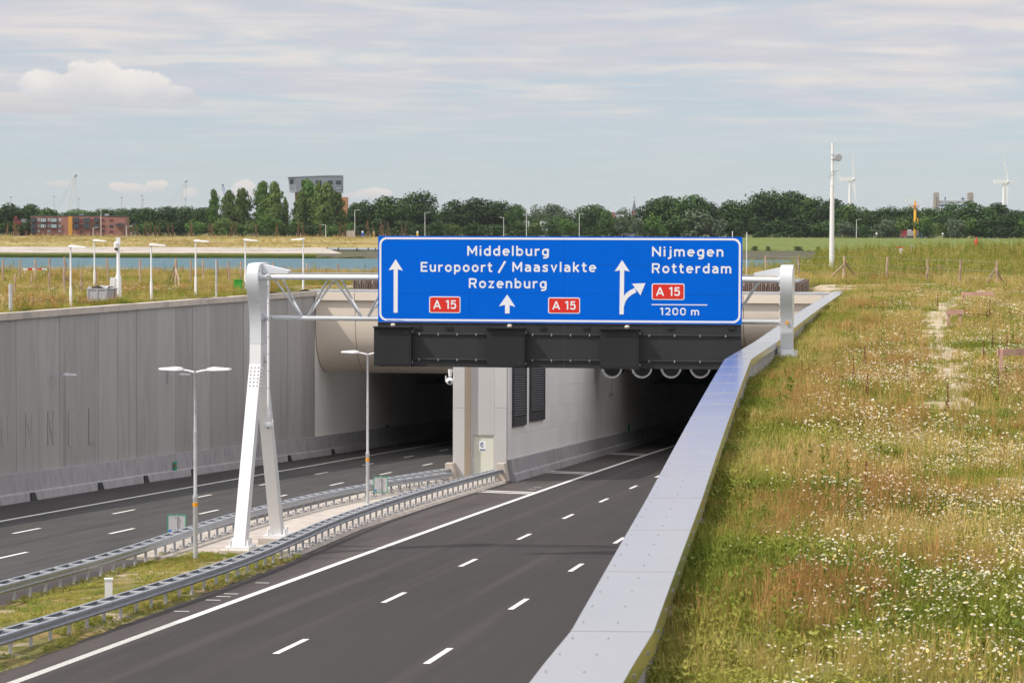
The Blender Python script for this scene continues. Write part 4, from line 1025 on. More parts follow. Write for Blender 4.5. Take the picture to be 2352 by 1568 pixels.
# black backing board below with three lane-signal boxes
bb = thing('backing_board', 'long black board under the blue sign behind the lane signals', 'board', tuple(PA), srz)
BH = (at(868, 739.5, 84.0)-at(868, 841, 84.0)).z; X0, X1 = sl(86,0)[0], sl(2228,0)[0]
bx = [X0]+[sl(q,0)[0] for q in (636,1193,1755)]+[X1]
for i in range(4):
    MB().box(((bx[i]+bx[i+1])/2, .06, -BH/2-.003), (bx[i+1]-bx[i]-.005, .04, BH)).build('board_panel', 'board_black', bb)
bz = lambda zx, zy: -((zy-(567+13.5*(zx-89)/2142))/505*SHT)
for zy in (634, 783):
    for a, b in ((292,742),(964,1410),(1634,2226)):
        xa, xb = sl(a,0)[0], sl(b,0)[0]; z = bz((a+b)/2, zy+6*(a/1000))
        MB().tube((xa,.0,z),(xb,.0,z),.022,n=8).build('rail', 'board_black', bb)
        for k in range(4): 
            x = xa+(xb-xa)*(k+.4)/4; MB().box((x,0,z-.01),(.03,.06,.07)).build('rail_clamp', 'steel_grey', bb)
for zx in (327,511,763,1066,1322,1440,1816,2168):
    MB().box((sl(zx,0)[0], .02, bz(zx, 598)), (.21,.05,.10)).build('bracket', 'black', bb)
MSI = [(73,295,597,822),(741,967,602,828),(1408,1636,607,836)]
for k, (x0, x1, y0, y1) in enumerate(MSI):
    xa, xb = sl(x0,0)[0], sl(x1,0)[0]; za, zb = bz(x0, y1), bz(x0, y0)
    o = Vector((math.cos(srz)*(xa+xb)/2, math.sin(srz)*(xa+xb)/2, (za+zb)/2))
    m_ = thing('lane_signal', f'unlit black square lane signal box under the blue sign, {("leftmost of the three","middle of the three","rightmost of the three")[k]}', 'lane signal', tuple(PA+o), srz, 'lane signals over the right carriageway')
    w, h = xb-xa, zb-za
    MB().box((0,-.10,0), (w,.30,h)).build('housing', 'screen_black', m_)
    MB().box((0,-.255,0), (w-.10,.012,h-.10)).build('screen', 'black', m_)
    def dots(rad, n): 
        mb = MB()
        for i in range(n): a = 2*math.pi*i/n; mb.box((rad*math.cos(a), -.262, rad*math.sin(a)), (.016,.004,.016))
        return mb
    mb = dots(.36, 60); m2 = dots(.33, 54); mb.add(m2.v, m2.f); 
    for i in range(-9, 10):
        for j in range(-9, 10):
            if abs(i-j) < 2 or abs(i+j) < 2 : mb.box((.022*i, -.262, .022*j), (.011,.004,.011))
    d_ = mb.build('lamp_dots', 'screen_dots', m_); d_['kind'] = 'stuff'
    for i in (-1, 1):
        for j in (-1, 1): MB().lathe([(.055,0),(.055,-.006)], (i*(w/2-.15), -.262, j*(h/2-.15)), 10, 'y').build('corner_lamp', 'screen_dots', m_)
    MB().box((0,-.2,h/2+.02), (w+.03,.36,.03)).build('hood', 'screen_black', m_)
    for j in (-1, 1): MB().box((w/2+.02,-.08,j*(h/2-.12)), (.03,.06,.07)).build('hinge', 'galvanised', m_)
    MB().lathe([(.06,-.04),(.085,.02),(.04,.06)], (.12*(k-1)+.1,-.02,h/2+.065), 10).build('lifting_eye', 'cream_panel', m_)

# ------------------------------------------------------------------ guard rails
def rail_profile(s, nf, off, sgn, zt=.60, k=.76):
    """closed W-beam section whose hollow side faces the posts"""
    n0 = nf(s)+off*sgn; g = roadz(s, nf(s))+rail_lift(s)
    pts = [(.0,zt-.33),(.055,zt-.30),(.085,zt-.255),(.085,zt-.235),(.035,zt-.20),(.035,zt-.14),(.09,zt-.10),(.10,zt-.06),(.085,zt-.015),(.045,zt),(.0,zt-.005),(-.012,zt-.02),(.03,zt-.02),(.07,zt-.03),(.08,zt-.08),(.02,zt-.13),(.02,zt-.21),(.07,zt-.245),(.04,zt-.285),(-.012,zt-.31)]
    return [(*XY(s, n0+sgn*d*k), g+zt-(zt-z)*k) for d, z in pts]
def rail_lift(s): return .10*sstep(72, 92, s)
def guard_rail(lab, nf, s0, s1, pitch, name='guard_rail', gap=.17):
    t = thing(name, lab, 'guard rail', tuple(RP(s1, nf(s1))), 0, 'steel guard rails of the median')
    L = t.location
    s = s0
    while s < s1-.05:
        e = min(s+4.0, s1)
        for sg_ in (1, -1):
            mb = MB(); mb.sweep(lambda q: rail_profile(q, nf, gap, sg_), [s, (s+e)/2, e+.0]); wbuild(mb, 'beam', 'galvanised', t, smooth=True)
        s = e
    s = s0+.3
    while s < s1:
        z = roadz(s, nf(s)); zt = z+rail_lift(s)+.60; grass = s < 81.5
        a, b = Vector((*XY(s, nf(s)-gap), zt-.03)), Vector((*XY(s, nf(s)+gap), zt-.03))
        mb = MB(); mb.beam(a-L, b-L, .06, .045); mb.build('spacer', 'galvanised_pale', t)
        mb = MB(); mb.beam(a+Vector((0,0,-.14))-L, b+Vector((0,0,-.14))-L, .04, .04); mb.build('spacer', 'galvanised', t)
        x, y = XY(s, nf(s))
        if grass: mb = MB(); mb.tube((x-L.x, y-L.y, z-.1-L.z), (x-L.x, y-L.y, zt-.06-L.z), .045, n=8); mb.build('post', 'galvanised_pale', t, smooth=True)
        else:
            mb = MB(); mb.box((x-L.x, y-L.y, (z+.1+zt-.06)/2-L.z), (.065,.05,zt-.16-z), rz=-TH); po = mb.build('post', 'post_grey', t)
            mb = MB(); mb.box((x-L.x, y-L.y, z+.115-L.z), (.28,.18,.02), rz=-TH)
            for i in (-1, 1):
                for j in (-1, 1): mb.box((x-L.x+.11*i, y-L.y+.06*j, z+.14-L.z), (.035,.035,.04))
            mb.build('base_plate', 'galvanised', po)
        s += pitch
    return t
def smooth(pts, w=7.0): return lambda s: sum(lerp(pts, s+w*k/4) for k in range(-4, 5))/9
near_n = smooth([(30,-18.9),(55,-18.85),(69,-18.80),(78,-19.05),(86,-19.6),(95,-20.15),(105,-20.5),(116,-20.65),(132.4,-20.6)])
far_n = smooth([(30,-22.8),(65,-22.85),(71,-22.95),(80,-23.2),(88,-23.8),(102,-24.25),(114,-24.1),(122,-23.4),(130,-21.9)])
short_n = lambda s: lerp([(110,-24.55),(118,-24.5),(132.6,-23.25)], s)
guard_rail('long galvanised double guard rail beside the right carriageway, running up to the pier', near_n, 34, 132.4, 1.333)
guard_rail('galvanised double guard rail beside the left carriageway behind the gantry column', far_n, 34, 128.5, 1.333)
sE = 119.5
t = guard_rail('short guard rail with rounded end cap leading to the left pier corner', short_n, sE, 132.6, 1.333)
mb = MB(); L = t.location; P = []; x, y = XY(sE-.02, short_n(sE)); g = roadz(sE, -24)+.1
for k in range(13):
    a = math.pi*k/12; q = Vector((*XY(sE-.05-.34*math.sin(a), short_n(sE)+.30*math.cos(a)), 0)); P.append(q)
A = [(q.x-L.x, q.y-L.y, g+.30-L.z) for q in P]; B = [(q.x-L.x, q.y-L.y, g+.66-L.z) for q in P]; mb.strip(A, B); mb.build('end_cap', 'galvanised_pale', t, smooth=True)
for n0, lab in ((near_n(132.4), 'pale concrete end block where the long guard rail meets the pier'), (short_n(132.6), 'pale concrete end block where the short guard rail meets the pier')):
    mb = MB(); z = roadz(132.7, n0)
    P = [(*XY(s, n), z+h) for s, n, h in ((132.3,n0-.12,.1),(132.3,n0+.50,.1),(133.0,n0+.5,.1),(133.0,n0-.12,.1),(132.35,n0-.08,.98),(132.35,n0+.28,.98),(133.0,n0+.32,.98),(133.0,n0-.08,.98))]
    mb.add(P, [(3,2,1,0),(4,5,6,7),(0,1,5,4),(1,2,6,5),(2,3,7,6),(3,0,4,7)]); tag(mb.build('end_block', 'concrete_cap'), lab, 'block')

# ------------------------------------------------------------------ lamp posts
def head_led(sign, L=.62):
    mb = MB(); P = []
    for x, w, zt, zb in ((.12,.10,.05,-.02),(.26,.16,.075,-.03),(.36,.17,.075,-.035),(L+.25,.11,.03,-.03),(L+.32,.05,.015,-.02)):
        P += [(sign*x,-w,zb),(sign*x,w,zb),(sign*x,w*.8,zt),(sign*x,-w*.8,zt)]
    fs = [(4*i+j, 4*i+(j+1)%4, 4*i+4+(j+1)%4, 4*i+4+j) for i in range(4) for j in range(4)]+[(3,2,1,0),(16,17,18,19)]
    return mb.add(P, fs)
def double_lamp(lab, base, H):
    t = thing('street_lamp', lab, 'street lamp', tuple(base), -TH*.3, 'double-armed lamp posts in the median')
    MB().lathe([(.10,0),(.10,.05),(.075,.08),(.075,H*.33),(.082,H*.33+.02),(.082,H*.345),(.055,H*.36),(.055,H*.68),(.058,H*.69),(.045,H*.70),(.042,H-.12),(.05,H-.11),(.05,H-.02)], (0,0,0), 12).build('pole', 'galvanised_pale', t, smooth=True)
    MB().lathe([(.084,H*.292),(.084,H*.312)], (0,0,0), 12).build('orange_band', 'orange', t)
    for sg_ in (-1, 1):
        mb = MB(); mb.tube((0,0,H-.06),(.22*sg_,0,H-.005),.035,n=8); mb.tube((.22*sg_,0,H-.005),(.42*sg_,0,H+.02),.035,n=8); mb.build('arm', 'white_paint', t, smooth=True)
        mb = head_led(sg_, .55); mb.v = [(x+.26*sg_, y, z+H+.03+abs(x)*.03) for x, y, z in mb.v]; h_ = mb.build('lamp_head', 'white_paint', t)
        mb = MB()
        for k in range(4): mb.box((sg_*(.66+.09*k), 0, H+.125-.012*k), (.035,.16,.02))
        mb.build('cooling_fins', 'steel_grey', h_)
    return t
b = RP(*(lambda p: (p.x*SX+p.y*SY, p.x*SY-p.y*SX))(at(447, 1288, 82.0)), .03); zt = at(449, 851, b.y).z
double_lamp('slim double-armed lamp post on the grass strip in front of the long left wall', b, zt-b.z)
b = RP(*(lambda p: (p.x*SX+p.y*SY, p.x*SY-p.y*SX))(at(835, 1163, 112.0)), .1); zt = at(837, 811, b.y).z
double_lamp('slim double-armed lamp post on the concrete strip, its right head hidden by a signal box', b, zt-b.z)
def single_lamp(lab, base, H, dirn):
    t = thing('path_lamp', lab, 'path lamp', tuple(base), 0, 'low white lamps behind the left wall')
    MB().lathe([(.07,-.2),(.065,H*.35),(.045,H*.37),(.04,H)], (0,0,0), 10).build('pole', 'white_paint', t, smooth=True)
    mb = head_led(dirn, .75); mb.v = [(x*.92-.20*dirn, y*1.0, z*1.0+H+.03-.05*abs(x)) for x, y, z in mb.v]; mb.build('lamp_head', 'white_paint', t)
    MB().box((-.02*dirn,0,H+.02), (.16,.14,.10)).build('hinge', 'white_paint', t); return t
for px, pt_, n, dr, lab in ((162,567,-39.6,1,'low white path lamp behind the left wall, leftmost of its row'),(347,563,-39.5,1,'low white path lamp behind the left wall, right of the camera mast'),(449,554,-39.5,1,'low white path lamp behind the left wall above the median lamp post'),
        (563,552,-39.5,1,'low white path lamp rising behind the head of the left gantry column'),(696,550,-39.2,-1,'low white path lamp with its head turned left, seen through the gantry lattice')):
    s = s_at(px, n); x, y = XY(s, n); z = ground(x, y); single_lamp(lab, (x, y, z), at(px, pt_, y).z-z, dr)
y = 166; p = at(217, 655, y); p.z = ground(p.x, p.y); single_lamp('low white path lamp standing back in the meadow, left of the camera mast', p, at(217, 553, y).z-p.z, 1)
# camera mast with cabinet
p = at(272, 680, 143); p.z = ground(p.x, p.y); H = at(272, 566, 143).z-p.z
t = thing('camera_mast', 'white mast with thick foot, small cabinet and dome camera in the left meadow', 'mast', tuple(p))
MB().lathe([(.16,-.2),(.16,H*.42),(.10,H*.47),(.085,H)], (0,0,0), 12).build('pole', 'white_paint', t, smooth=True)
MB().box((-.28,-.02,H*.30), (.30,.28,.62)).build('cabinet', 'white_paint', t)
MB().lathe([(.06,0),(.13,.05),(.13,.30),(.08,.36)], (-.10,-.1,H-.12), 10).build('camera_head', 'white_paint', t, smooth=True)
MB().box((0,0,H+.28), (.22,.2,.42)).build('top_unit', 'white_paint', t); MB().lathe([(.10,0),(.08,-.08),(.02,-.1)][::-1], (-.10,-.1,H-.12), 10).build('lens', 'glass_dark', t)
# lamps fixed to the wall
for px0, pxa, py, lab in ((110,162,861,'small pale lamp on a short bracket on the left wall, left of the two'),(378,426,860,'small pale lamp on a short bracket on the left wall, partly behind the median lamp')):
    s = s_at(px0+6, -38.6, -8); s = s_at(px0+6, lw_n(s), -8); n = lw_n(s); x, y = XY(s, n); p = at(px0+6, py, y)
    t = thing('wall_lamp', lab, 'wall lamp', tuple(p), -TH, 'lamps on the left wall'); w = (pxa-px0)/FPX*y
    MB().box((.005,0,.0), (.03,.26,.95)).build('plate', 'concrete_barrier', t)
    MB().beam((.02,0,0), (w*.55,.0,.03), .06, .05).build('arm', 'galvanised_pale', t)
    mb = head_led(1, .55); mb.v = [(x_+w*.35, y_, z_+.02) for x_, y_, z_ in mb.v]; mb.build('lamp_head', 'galvanised_pale', t)
# distance signs seen from behind, marker box
for px, py, w, h, zy, lab in ((406,1203,43,44,1240,'grey back of a green-edged distance sign beside the left median lamp'),(874.5,1112.5,33,37,1140,'grey back of a green-edged distance sign right of the second median lamp')):
    Y = 91.5 if px < 500 else 117; c = at(px, py, Y); W_, H_ = w/FPX*Y, h/FPX*Y; zg = roadz(c.x*SX+c.y*SY, -24)
    t = thing('distance_sign', lab, 'sign', (c.x, c.y, zg), 0, 'small green-edged distance signs'); zc = c.z-zg
    MB().box((0,0,zc), (W_-.06,.02,H_-.06)).build('plate', 'sign_back', t)
    for a in (((-W_/2+.015,0,zc),(.03,.035,H_)),((W_/2-.015,0,zc),(.03,.035,H_)),((0,0,zc+H_/2-.015),(W_-.06,.035,.03)),((0,0,zc-H_/2+.015),(W_-.06,.035,.03))): MB().box(*a).build('edge_strip', 'green_paint', t)
    MB().tube((0,-.04,0), (0,-.04,zc+H_/2-.02), .028, n=8).build('post', 'galvanised_pale', t)
    MB().box((-W_/2+.09,-.014,zc-H_/2+.10), (.09,.006,.06)).build('sticker', 'sign_blue', t)
    for dz in (-.22, .24): MB().box((0,-.045,zc+dz), (.12,.05,.03)).build('clamp', 'galvanised', t)
p = at(249.5, 1372, 66.0); p = RP(p.x*SX+p.y*SY, p.x*SY-p.y*SX, .05)
t = thing('marker_box', 'small white service box standing in the median grass', 'box', tuple(p), .15)
zt = at(249.5, 1330, p.y).z-p.z
MB().box((0,0,zt/2), (.19,.19,zt)).build('body', 'white_paint', t); MB().box((0,0,zt+.015), (.22,.22,.03)).build('lid', 'white_paint', t)

# ------------------------------------------------------------------ things in the meadow
def stand(px, py, Y0=None):
    """point of the meadow seen at a view position"""
    u, w = ray(px, py); Y = Y0 or 150.0
    for _ in range(60):
        z = ground(u*Y, Y); Yn = z/w if w < -1e-4 else 300; Yn = max(60, min(320, Yn)); Y = .5*Y+.5*Yn
    return Vector((u*Y, Y, ground(u*Y, Y)))
def stick(p, q, r, seed, name, parent, m_='old_wood', n=7):
    """slightly crooked round wood"""
    rr = random.Random(seed); mb = MB(); k = 5; p, q = Vector(p), Vector(q); pr = p
    for i in range(1, k+1):
        t = p.lerp(q, i/k)
        if i < k: t += Vector((rr.uniform(-1,1), rr.uniform(-1,1), 0))*r*.55
        mb.tube(pr, t, r*(1.08-.16*(i-1)/k), r*(1.08-.16*i/k), n, caps=(i in (1, k))); pr = t
    return mb.build(name, m_, parent)
def fence_post(px, pb, pt_, lab, grp, braces=(), r=.07, seed=0, m_='old_wood', lean=0.0):
    b = stand(px, pb); H = at(px, pt_, b.y).z-b.z
    t = thing('fence_post', lab, 'fence post', tuple(b), 0, grp)
    stick((0,0,-.2), (lean,0,H), r, seed, 'post', t, m_)
    for k, (qx, qy, hx) in enumerate(braces):
        q = stand(qx, qy); stick(Vector((q.x-b.x, q.y-b.y, -.1)), Vector((0,-.05,H*hx)), r*.8, seed+50+k, 'brace', t, m_)
    return t, b, H
zx1 = lambda v: v/3.7235; zy1 = lambda v: 379+v/3.7235
LP = [(20,1000,808,1),(162,1003,806,1),(307,1020,806,1),(433,1015,797,1),(557,1118,787,1),(922,1015,797,1),(1200,1018,803,1),(1505,1030,797,1),(1635,1015,806,1),(1745,1005,812,1),(1857,1005,808,1),(1960,1010,822,1),(2060,1012,823,1)]
LF_ = [(127,1113,930),(272,1070,928),(420,1100,920),(693,1110,908),(820,1100,900)]
gname = 'rough fence posts in the left meadow'
tops = []
for i, (x, yb, ytp, _) in enumerate(LP):
    br = ()
    if x == 557: br = ((zx1(530), zy1(1000), .72), (zx1(620), zy1(1000), .5))
    if x == 1505: br = ((zx1(1440), zy1(998), .9), (zx1(1452), zy1(1022), .55), (zx1(1540), zy1(1032), .6))
    if x == 20: br = ((zx1(48), zy1(985), .35),)
    lab = (f'braced wooden post' if len(br) > 1 else 'rough wooden post') + f' in the back row of the left meadow, {ORD[i]} from the left'
    t, b, H = fence_post(zx1(x), zy1(yb), zy1(ytp), lab, gname, br, seed=i, lean=rng.uniform(-.08,.08)); tops.append(b+Vector((0,0,H*.9)))
for i, (x, yb, ytp) in enumerate(LF_):
    fence_post(zx1(x), zy1(yb), zy1(ytp), f'thin wooden stake in the front row of the left meadow, {ORD[i]} from the left', gname, seed=30+i, r=.055, lean=rng.uniform(-.05,.05))
for i, (x, yb, ytp) in enumerate(((195,925,830),(487,915,840),(753,985,843))):
    fence_post((1000+x/2.138)/1.7415, zy1(yb), zy1(ytp), f'rough wooden fence post above the gantry truss, {ORD[i]} from its left column', gname, seed=60+i)
ZX = lambda v: (2996+v/2.138)/1.7415
ZY = lambda v: (560+v/2.138)/1.7415
RPp = [(146,1120,990),(418,1178,990),(808,1207,990),(1180,1195,1000),(1522,1220,1012),(1808,1236,1022),(2120,1246,1035)]
gr_ = 'wooden fence posts across the flower meadow'; rt = []
for i, (x, yb, ytp) in enumerate(RPp):
    br = ()
    if x == 808: br = ((ZX(657), ZY(1203), .66), (ZX(940), ZY(1188), .82))
    if x == 2120: br = ((ZX(2022), ZY(1243), .85), (ZX(2195), ZY(1246), .6))
    t, b, H = fence_post(ZX(x), ZY(yb), ZY(ytp), f'pale {"braced " if br else ""}wooden fence post across the flower meadow, {ORD[i]} from the left', gr_, br, r=.085, seed=80+i, lean=rng.uniform(-.06,.06)); rt.append((b, H))
def wires(name, lab, pts, hs):
    t = thing(name, lab, 'wire fence', tuple(pts[0][0]))
    for h in hs:
        mb = MB()
        for (b0, H0), (b1, H1) in zip(pts, pts[1:]): mb.tube(b0+Vector((0,0,H0*h))-pts[0][0], b1+Vector((0,0,H1*h))-pts[0][0], .005, n=4)
        mb.build('wire', 'galvanised', t)
wires('fence_wire', 'thin wires strung between the posts across the flower meadow', rt, (.95,.6,.3))
for i, (x, yb, ytp) in enumerate(((1130,975,918),(1150,975,915),(1388,972,905),(1410,975,905))):
    fence_post(ZX(x), ZY(yb), ZY(ytp), f'short grey stake far back in the tall grass, {ORD[i]} of four from the left', 'short stakes far back in the tall grass', seed=120+i, r=.07)
# low board frames (two legs and a plank)
def board_frame(x0, x1, yt, ybd, ybase, lab, sq=0):
    a = stand(x0, ybase); b = at(x1, ybase, a.y+sq); b.z = ground(b.x, b.y); H = at(x0, yt, a.y).z-a.z; h = at(x0, ybd, a.y).z-a.z
    t = thing('board_frame', lab, 'board frame', tuple(a), 0, 'low wooden board frames in the meadow'); d = b-a
    for q in (Vector((0,0,0)), d): MB().beam(q+Vector((0,0,-.1)), q+Vector((0,0,H)), .09, .09).build('leg', 'board_wood', t)
    MB().beam(Vector((-.12,-.06,(H+h)/2)), d+Vector((.12,-.06,(H+h)/2)), .035, H-h).build('board', 'board_wood', t)
board_frame(2213, 2277, 671, 679, 699, 'low brown board frame in the meadow, farthest back of the three on the right')
board_frame(2179, 2205, 712, 722, 758, 'narrow low brown board frame in the meadow, between the other two on the right')
board_frame(2299, 2372, 801, 817, 872, 'low brown board frame cut by the right picture edge, nearest of the three', .8)
board_frame(ZX(1596), ZX(1656), ZY(1068), ZY(1090), ZY(1130), 'small brown board frame in front of the wire fence, right of the antenna mast')
board_frame((1000+212/2.138)/1.7415, (1000+292/2.138)/1.7415, zy1(884), zy1(904), zy1(955), 'small brown board frame above the left end of the gantry truss')
# antenna mast
b = stand(1910, 621); H = at(1914, 327, b.y).z-b.z; k = H/294
t = thing('antenna_mast', 'tall white antenna mast in the meadow right of the sign', 'mast', tuple(b)); hz_ = lambda py: (621-py)*k
MB().lathe([(.23,-.3),(.225,.1),(.20,hz_(485)),(.17,hz_(428)),(.165,hz_(424)),(.145,hz_(420)),(.115,hz_(345)),(.105,H)], (0,0,0), 16).build('pole', 'white_paint', t, smooth=True)
MB().lathe([(.21,0),(.21,.06)], (0,0,hz_(426)), 14).build('flange', 'white_paint', t)
d_ = thing
MB().box((.55,0,hz_(362)), (.26,.34,.46)).build('dish_drum', 'white_paint', t); MB().lathe([(.30,0),(.34,-.06),(.30,-.24)], (.50,-.1,hz_(362)), 16, 'y').build('dish', 'steel_grey', t)
MB().box((.28,0,hz_(358)), (.42,.08,.08)).box((.28,0,hz_(368)), (.42,.08,.08)).box((.3,0,hz_(362)), (.10,.10,.5)).build('bracket', 'steel_grey', t)
for x, y0, y1 in ((.30,372,425),(.50,374,412),(.62,378,418)): MB().tube((x,0,hz_(y1)), (x,0,hz_(y0)), .022, n=6).build('rod_antenna', 'white_paint', t)
MB().beam((.1,0,hz_(394)), (.62,0,hz_(391)), .05, .05).beam((.1,0,hz_(402)), (.32,0,hz_(396)), .05, .05).build('cross_arm', 'steel_grey', t)
for py in (356, 367, 395, 403): MB().lathe([(.16,0),(.16,.05)], (0,0,hz_(py)), 12).build('clamp_ring', 'steel_grey', t)
mb = MB(); n = 14
for i in range(n): a, c = 2*math.pi*i/n, 2*math.pi*(i+1)/n; mb.tube((-.23+.10*math.cos(a),-.12,hz_(403)+.28*math.sin(a)), (-.23+.10*math.cos(c),-.12,hz_(403)+.28*math.sin(c)), .015, n=4, caps=False)
mb.build('cable_loop', 'steel_grey', t); MB().box((.19,-.1,hz_(448)), (.08,.1,.3)).build('small_box', 'white_paint', t)
# thin poles, crate, cabinet, barriers
for px, pb, pt_, r, lab in ((23.5,716,652,.085,'short grey steel tube behind the left wall, near the left picture edge'),(496.5,682,596,.05,'thin pale steel tube behind the left wall beside a fence post'),(1714.5,640,533,.03,'very thin white marker rod just right of the blue sign'),(1682,600,531,.03,'very thin white marker rod behind the top right corner of the blue sign')):
    p = stand(px, min(pb, 690)) if px < 1000 else at(px, pb, 185); s = None
    if px < 400: n = -39.4; s = s_at(px, n); p = Vector((*XY(s, n), 0)); p.z = ground(p.x, p.y)
    if px > 1000: p.z = ground(p.x, p.y)
    H = at(px, pt_, p.y).z-p.z; tag(MB().tube((0,0,-.2),(0,0,H),r,n=8).build('steel_tube', 'galvanised_pale' if px < 1000 else 'white_paint'), lab, 'pole').location = p
s = s_at(234, -40.6); x, y = XY(s, -40.6); z = ground(x, y)
t = thing('pallet_box', 'grey plastic pallet box with crumpled cover behind the left wall', 'crate', (x, y, z-.05), -.35)
MB().box((0,0,.36), (1.15,1.0,.72)).build('body', 'crate_grey', t)
for i in (-1,0,1): MB().box((i*.52,-.515,.36), (.09,.04,.70)).build('rib', 'crate_grey', t)
MB().box((0,0,.74), (1.22,1.08,.06)).build('rim', 'crate_grey', t)
mb = MB(); gx = 7
for i in range(gx):
    for j in range(gx): mb.v.append((-.58+1.16*i/(gx-1), -.5+1.0*j/(gx-1), .80+rng.uniform(-.02,.13)))
for i in range(gx-1):
    for j in range(gx-1): mb.f.append((i*gx+j, (i+1)*gx+j, (i+1)*gx+j+1, i*gx+j+1)); mb.m.append(0)
mb.build('cover', 'crate_grey', t)
s = s_at(547, -39.9); x, y = XY(s, -39.9); z = ground(x, y); H = at(547, 643.5, y).z-z
t = thing('service_cabinet', 'bright green upright cabinet beside the left gantry column', 'cabinet', (x, y, z), .1)
MB().box((0,0,H/2), (.50,.45,H)).build('body', 'cabinet_green', t); MB().box((-.02,-.23,H/2), (.40,.02,H-.15)).build('door', 'cabinet_green', t); MB().box((0,0,H+.02), (.54,.49,.04)).build('lid', 'cabinet_green', t)
def barrier(px, py, w, lab):
    p = stand(px, py); t = thing('barrier_board', lab, 'barrier', tuple(p), rng.uniform(-.1,.1)); k = 5
    for i in range(k): MB().box((-w/2+w*(i+.5)/k,0,.55), (w/k-.01,.04,.18)).build('stripe', 'red' if i % 2 else 'white_paint', t)
    for sx in (-.4, .4): MB().box((w*sx,.04,.25), (.05,.05,.6)).build('leg', 'white_paint', t)
barrier(zx1(297), zy1(950), 1.9, 'red and white striped barrier board in the left meadow'); 
p = stand(ZX(1285), ZY(985)); t = thing('barrier_trestle', 'small white trestle with red edge lying in tall grass on the right', 'trestle', tuple(p), .2)
MB().box((0,0,.95), (1.0,.08,.12)).build('top_bar', 'red', t); MB().box((.25,0,.5), (.42,.06,.85)).build('panel', 'white_paint', t); MB().beam((-.45,0,0), (-.45,0,.9), .06,.06).build('leg', 'white_paint', t); MB().beam((.5,.1,0), (1.0,.1,.25), .08,.12).build('foot', 'white_paint', t)
p = at(ZX(1944), ZY(890), 420); t = thing('river_buoy', 'small red river buoy showing above the tall grass', 'buoy', tuple(p))
MB().lathe([(.36,-6),(.36,.2),(.28,.65),(.10,.75),(.08,1.0)], (0,0,-.1), 12).build('body', 'red', t); MB().lathe([(.18,0),(.05,.25)], (0,0,.85), 10).build('top_mark', 'red', t)

# ------------------------------------------------------------------ far buildings
BASE = -3.1
def building(name, lab, cat, px, Y): return thing(name, lab, cat, (at(px, HOR, Y).x, Y, BASE))
def fx(px, Y, o): return (px-1176)/FPX*Y - o.location.x
def fz(py, Y): return at(1176, py, Y).z - BASE
def win(t, x0, x1, z0, z1, y=0.0, frame='frame_dark', pane='glass_dark', mull=2, name='window'):
    mb = MB(); f = .12
    for a in ((x0,x0+f,z0,z1),(x1-f,x1,z0,z1),(x0+f,x1-f,z1-f,z1),(x0+f,x1-f,z0,z0+f)): mb.box(((a[0]+a[1])/2, y-.06, (a[2]+a[3])/2), (a[1]-a[0], .16, a[3]-a[2]))
    for k in range(1, mull): mb.box((x0+(x1-x0)*k/mull, y-.06, (z0+z1)/2), (.1,.14,z1-z0-2*f))
    w = mb.build(name, frame, t); MB().box(((x0+x1)/2, y-.02, (z0+z1)/2), (x1-x0-2*f, .06, z1-z0-2*f)).build('pane', pane, w); return w
# long brick apartment block
Y = 1262; t = building('apartment_block', 'long low brick apartment block with dark glass bays and ochre stripe on the far bank', 'building', 180, Y)
X = lambda px: fx(px, Y, t); Zt = fz(499.5, Y)
MB().box(((X(70.7)+X(245))/2, 6, Zt/2), (X(245)-X(70.7), 12, Zt)).build('wall', 'brick', t)
MB().box(((X(245)+X(288))/2, 5.9, Zt/2-.1), (X(288)-X(245)-.01, 11.6, Zt-.2)).build('wing_wall', 'brick', t)
MB().box(((X(70.7)+X(288))/2, 6, Zt+.1), (X(288)-X(70.7)+.3, 12.3, .35)).build('roof', 'roof_dark', t)
MB().box(((X(157)+X(166.5))/2, -.08, Zt/2), (X(166.5)-X(157), .3, Zt-.4)).build('ochre_strip', 'ochre', t)
fl = [(505.5,512.0),(519.0,525.5),(531.5,537)]
for r_, (ya, yb) in enumerate(fl):
    za, zb = fz(yb, Y), fz(ya, Y)
    for a, b, fr, pn in ((72,84,'frame_dark','glass_dark'),(94,108,'frame_dark','glass_pale'),(118,132,'frame_dark','glass_pale'),(169,182,'frame_dark','glass_dark'),(192,206,'frame_dark','glass_dark'),(217,228,'frame_dark','glass_dark')):
        if r_ == 2 and a > 72: continue
        MB().box(((X(a)+X(b))/2, -.7, (za+zb)/2), (X(b)-X(a)-.2, 1.4, zb-za+.9)).build('bay', 'slate_grey' if a in (192,) else 'frame_dark', t)
        win(t, X(a)+.05, X(b)-.05, za-.3, zb+.35, -1.42, fr, pn, 3)
    for a, b in ((86,92),(109,116),(134,141)): MB().box(((X(a)+X(b))/2, -.03, (za+zb)/2), (X(b)-X(a), .12, zb-za)).build('grey_panel', 'slate_pale', t)
    for a, b in ((184,191),(208,214),(233,241)): win(t, X(a), X(b), za, zb, -.02, 'frame_red', 'glass_dark', 2)
    win(t, X(251), X(260), za+.1, zb-.1, .05, 'frame_red' if r_ != 1 else 'frame_dark', 'glass_dark', 2)
MB().box((X(277), -1.0, fz(521, Y)), (4.2,1.8,.2)).build('balcony', 'frame_dark', t); MB().box((X(277), -1.85, fz(518.5, Y)), (4.2,.08,1.0)).build('balcony_rail', 'frame_dark', t)
for a in (184, 186, 241, 246): MB().box((X(a), 3, Zt+.7), (1.0,1.0,1.0)).build('roof_unit', 'steel_grey', t)
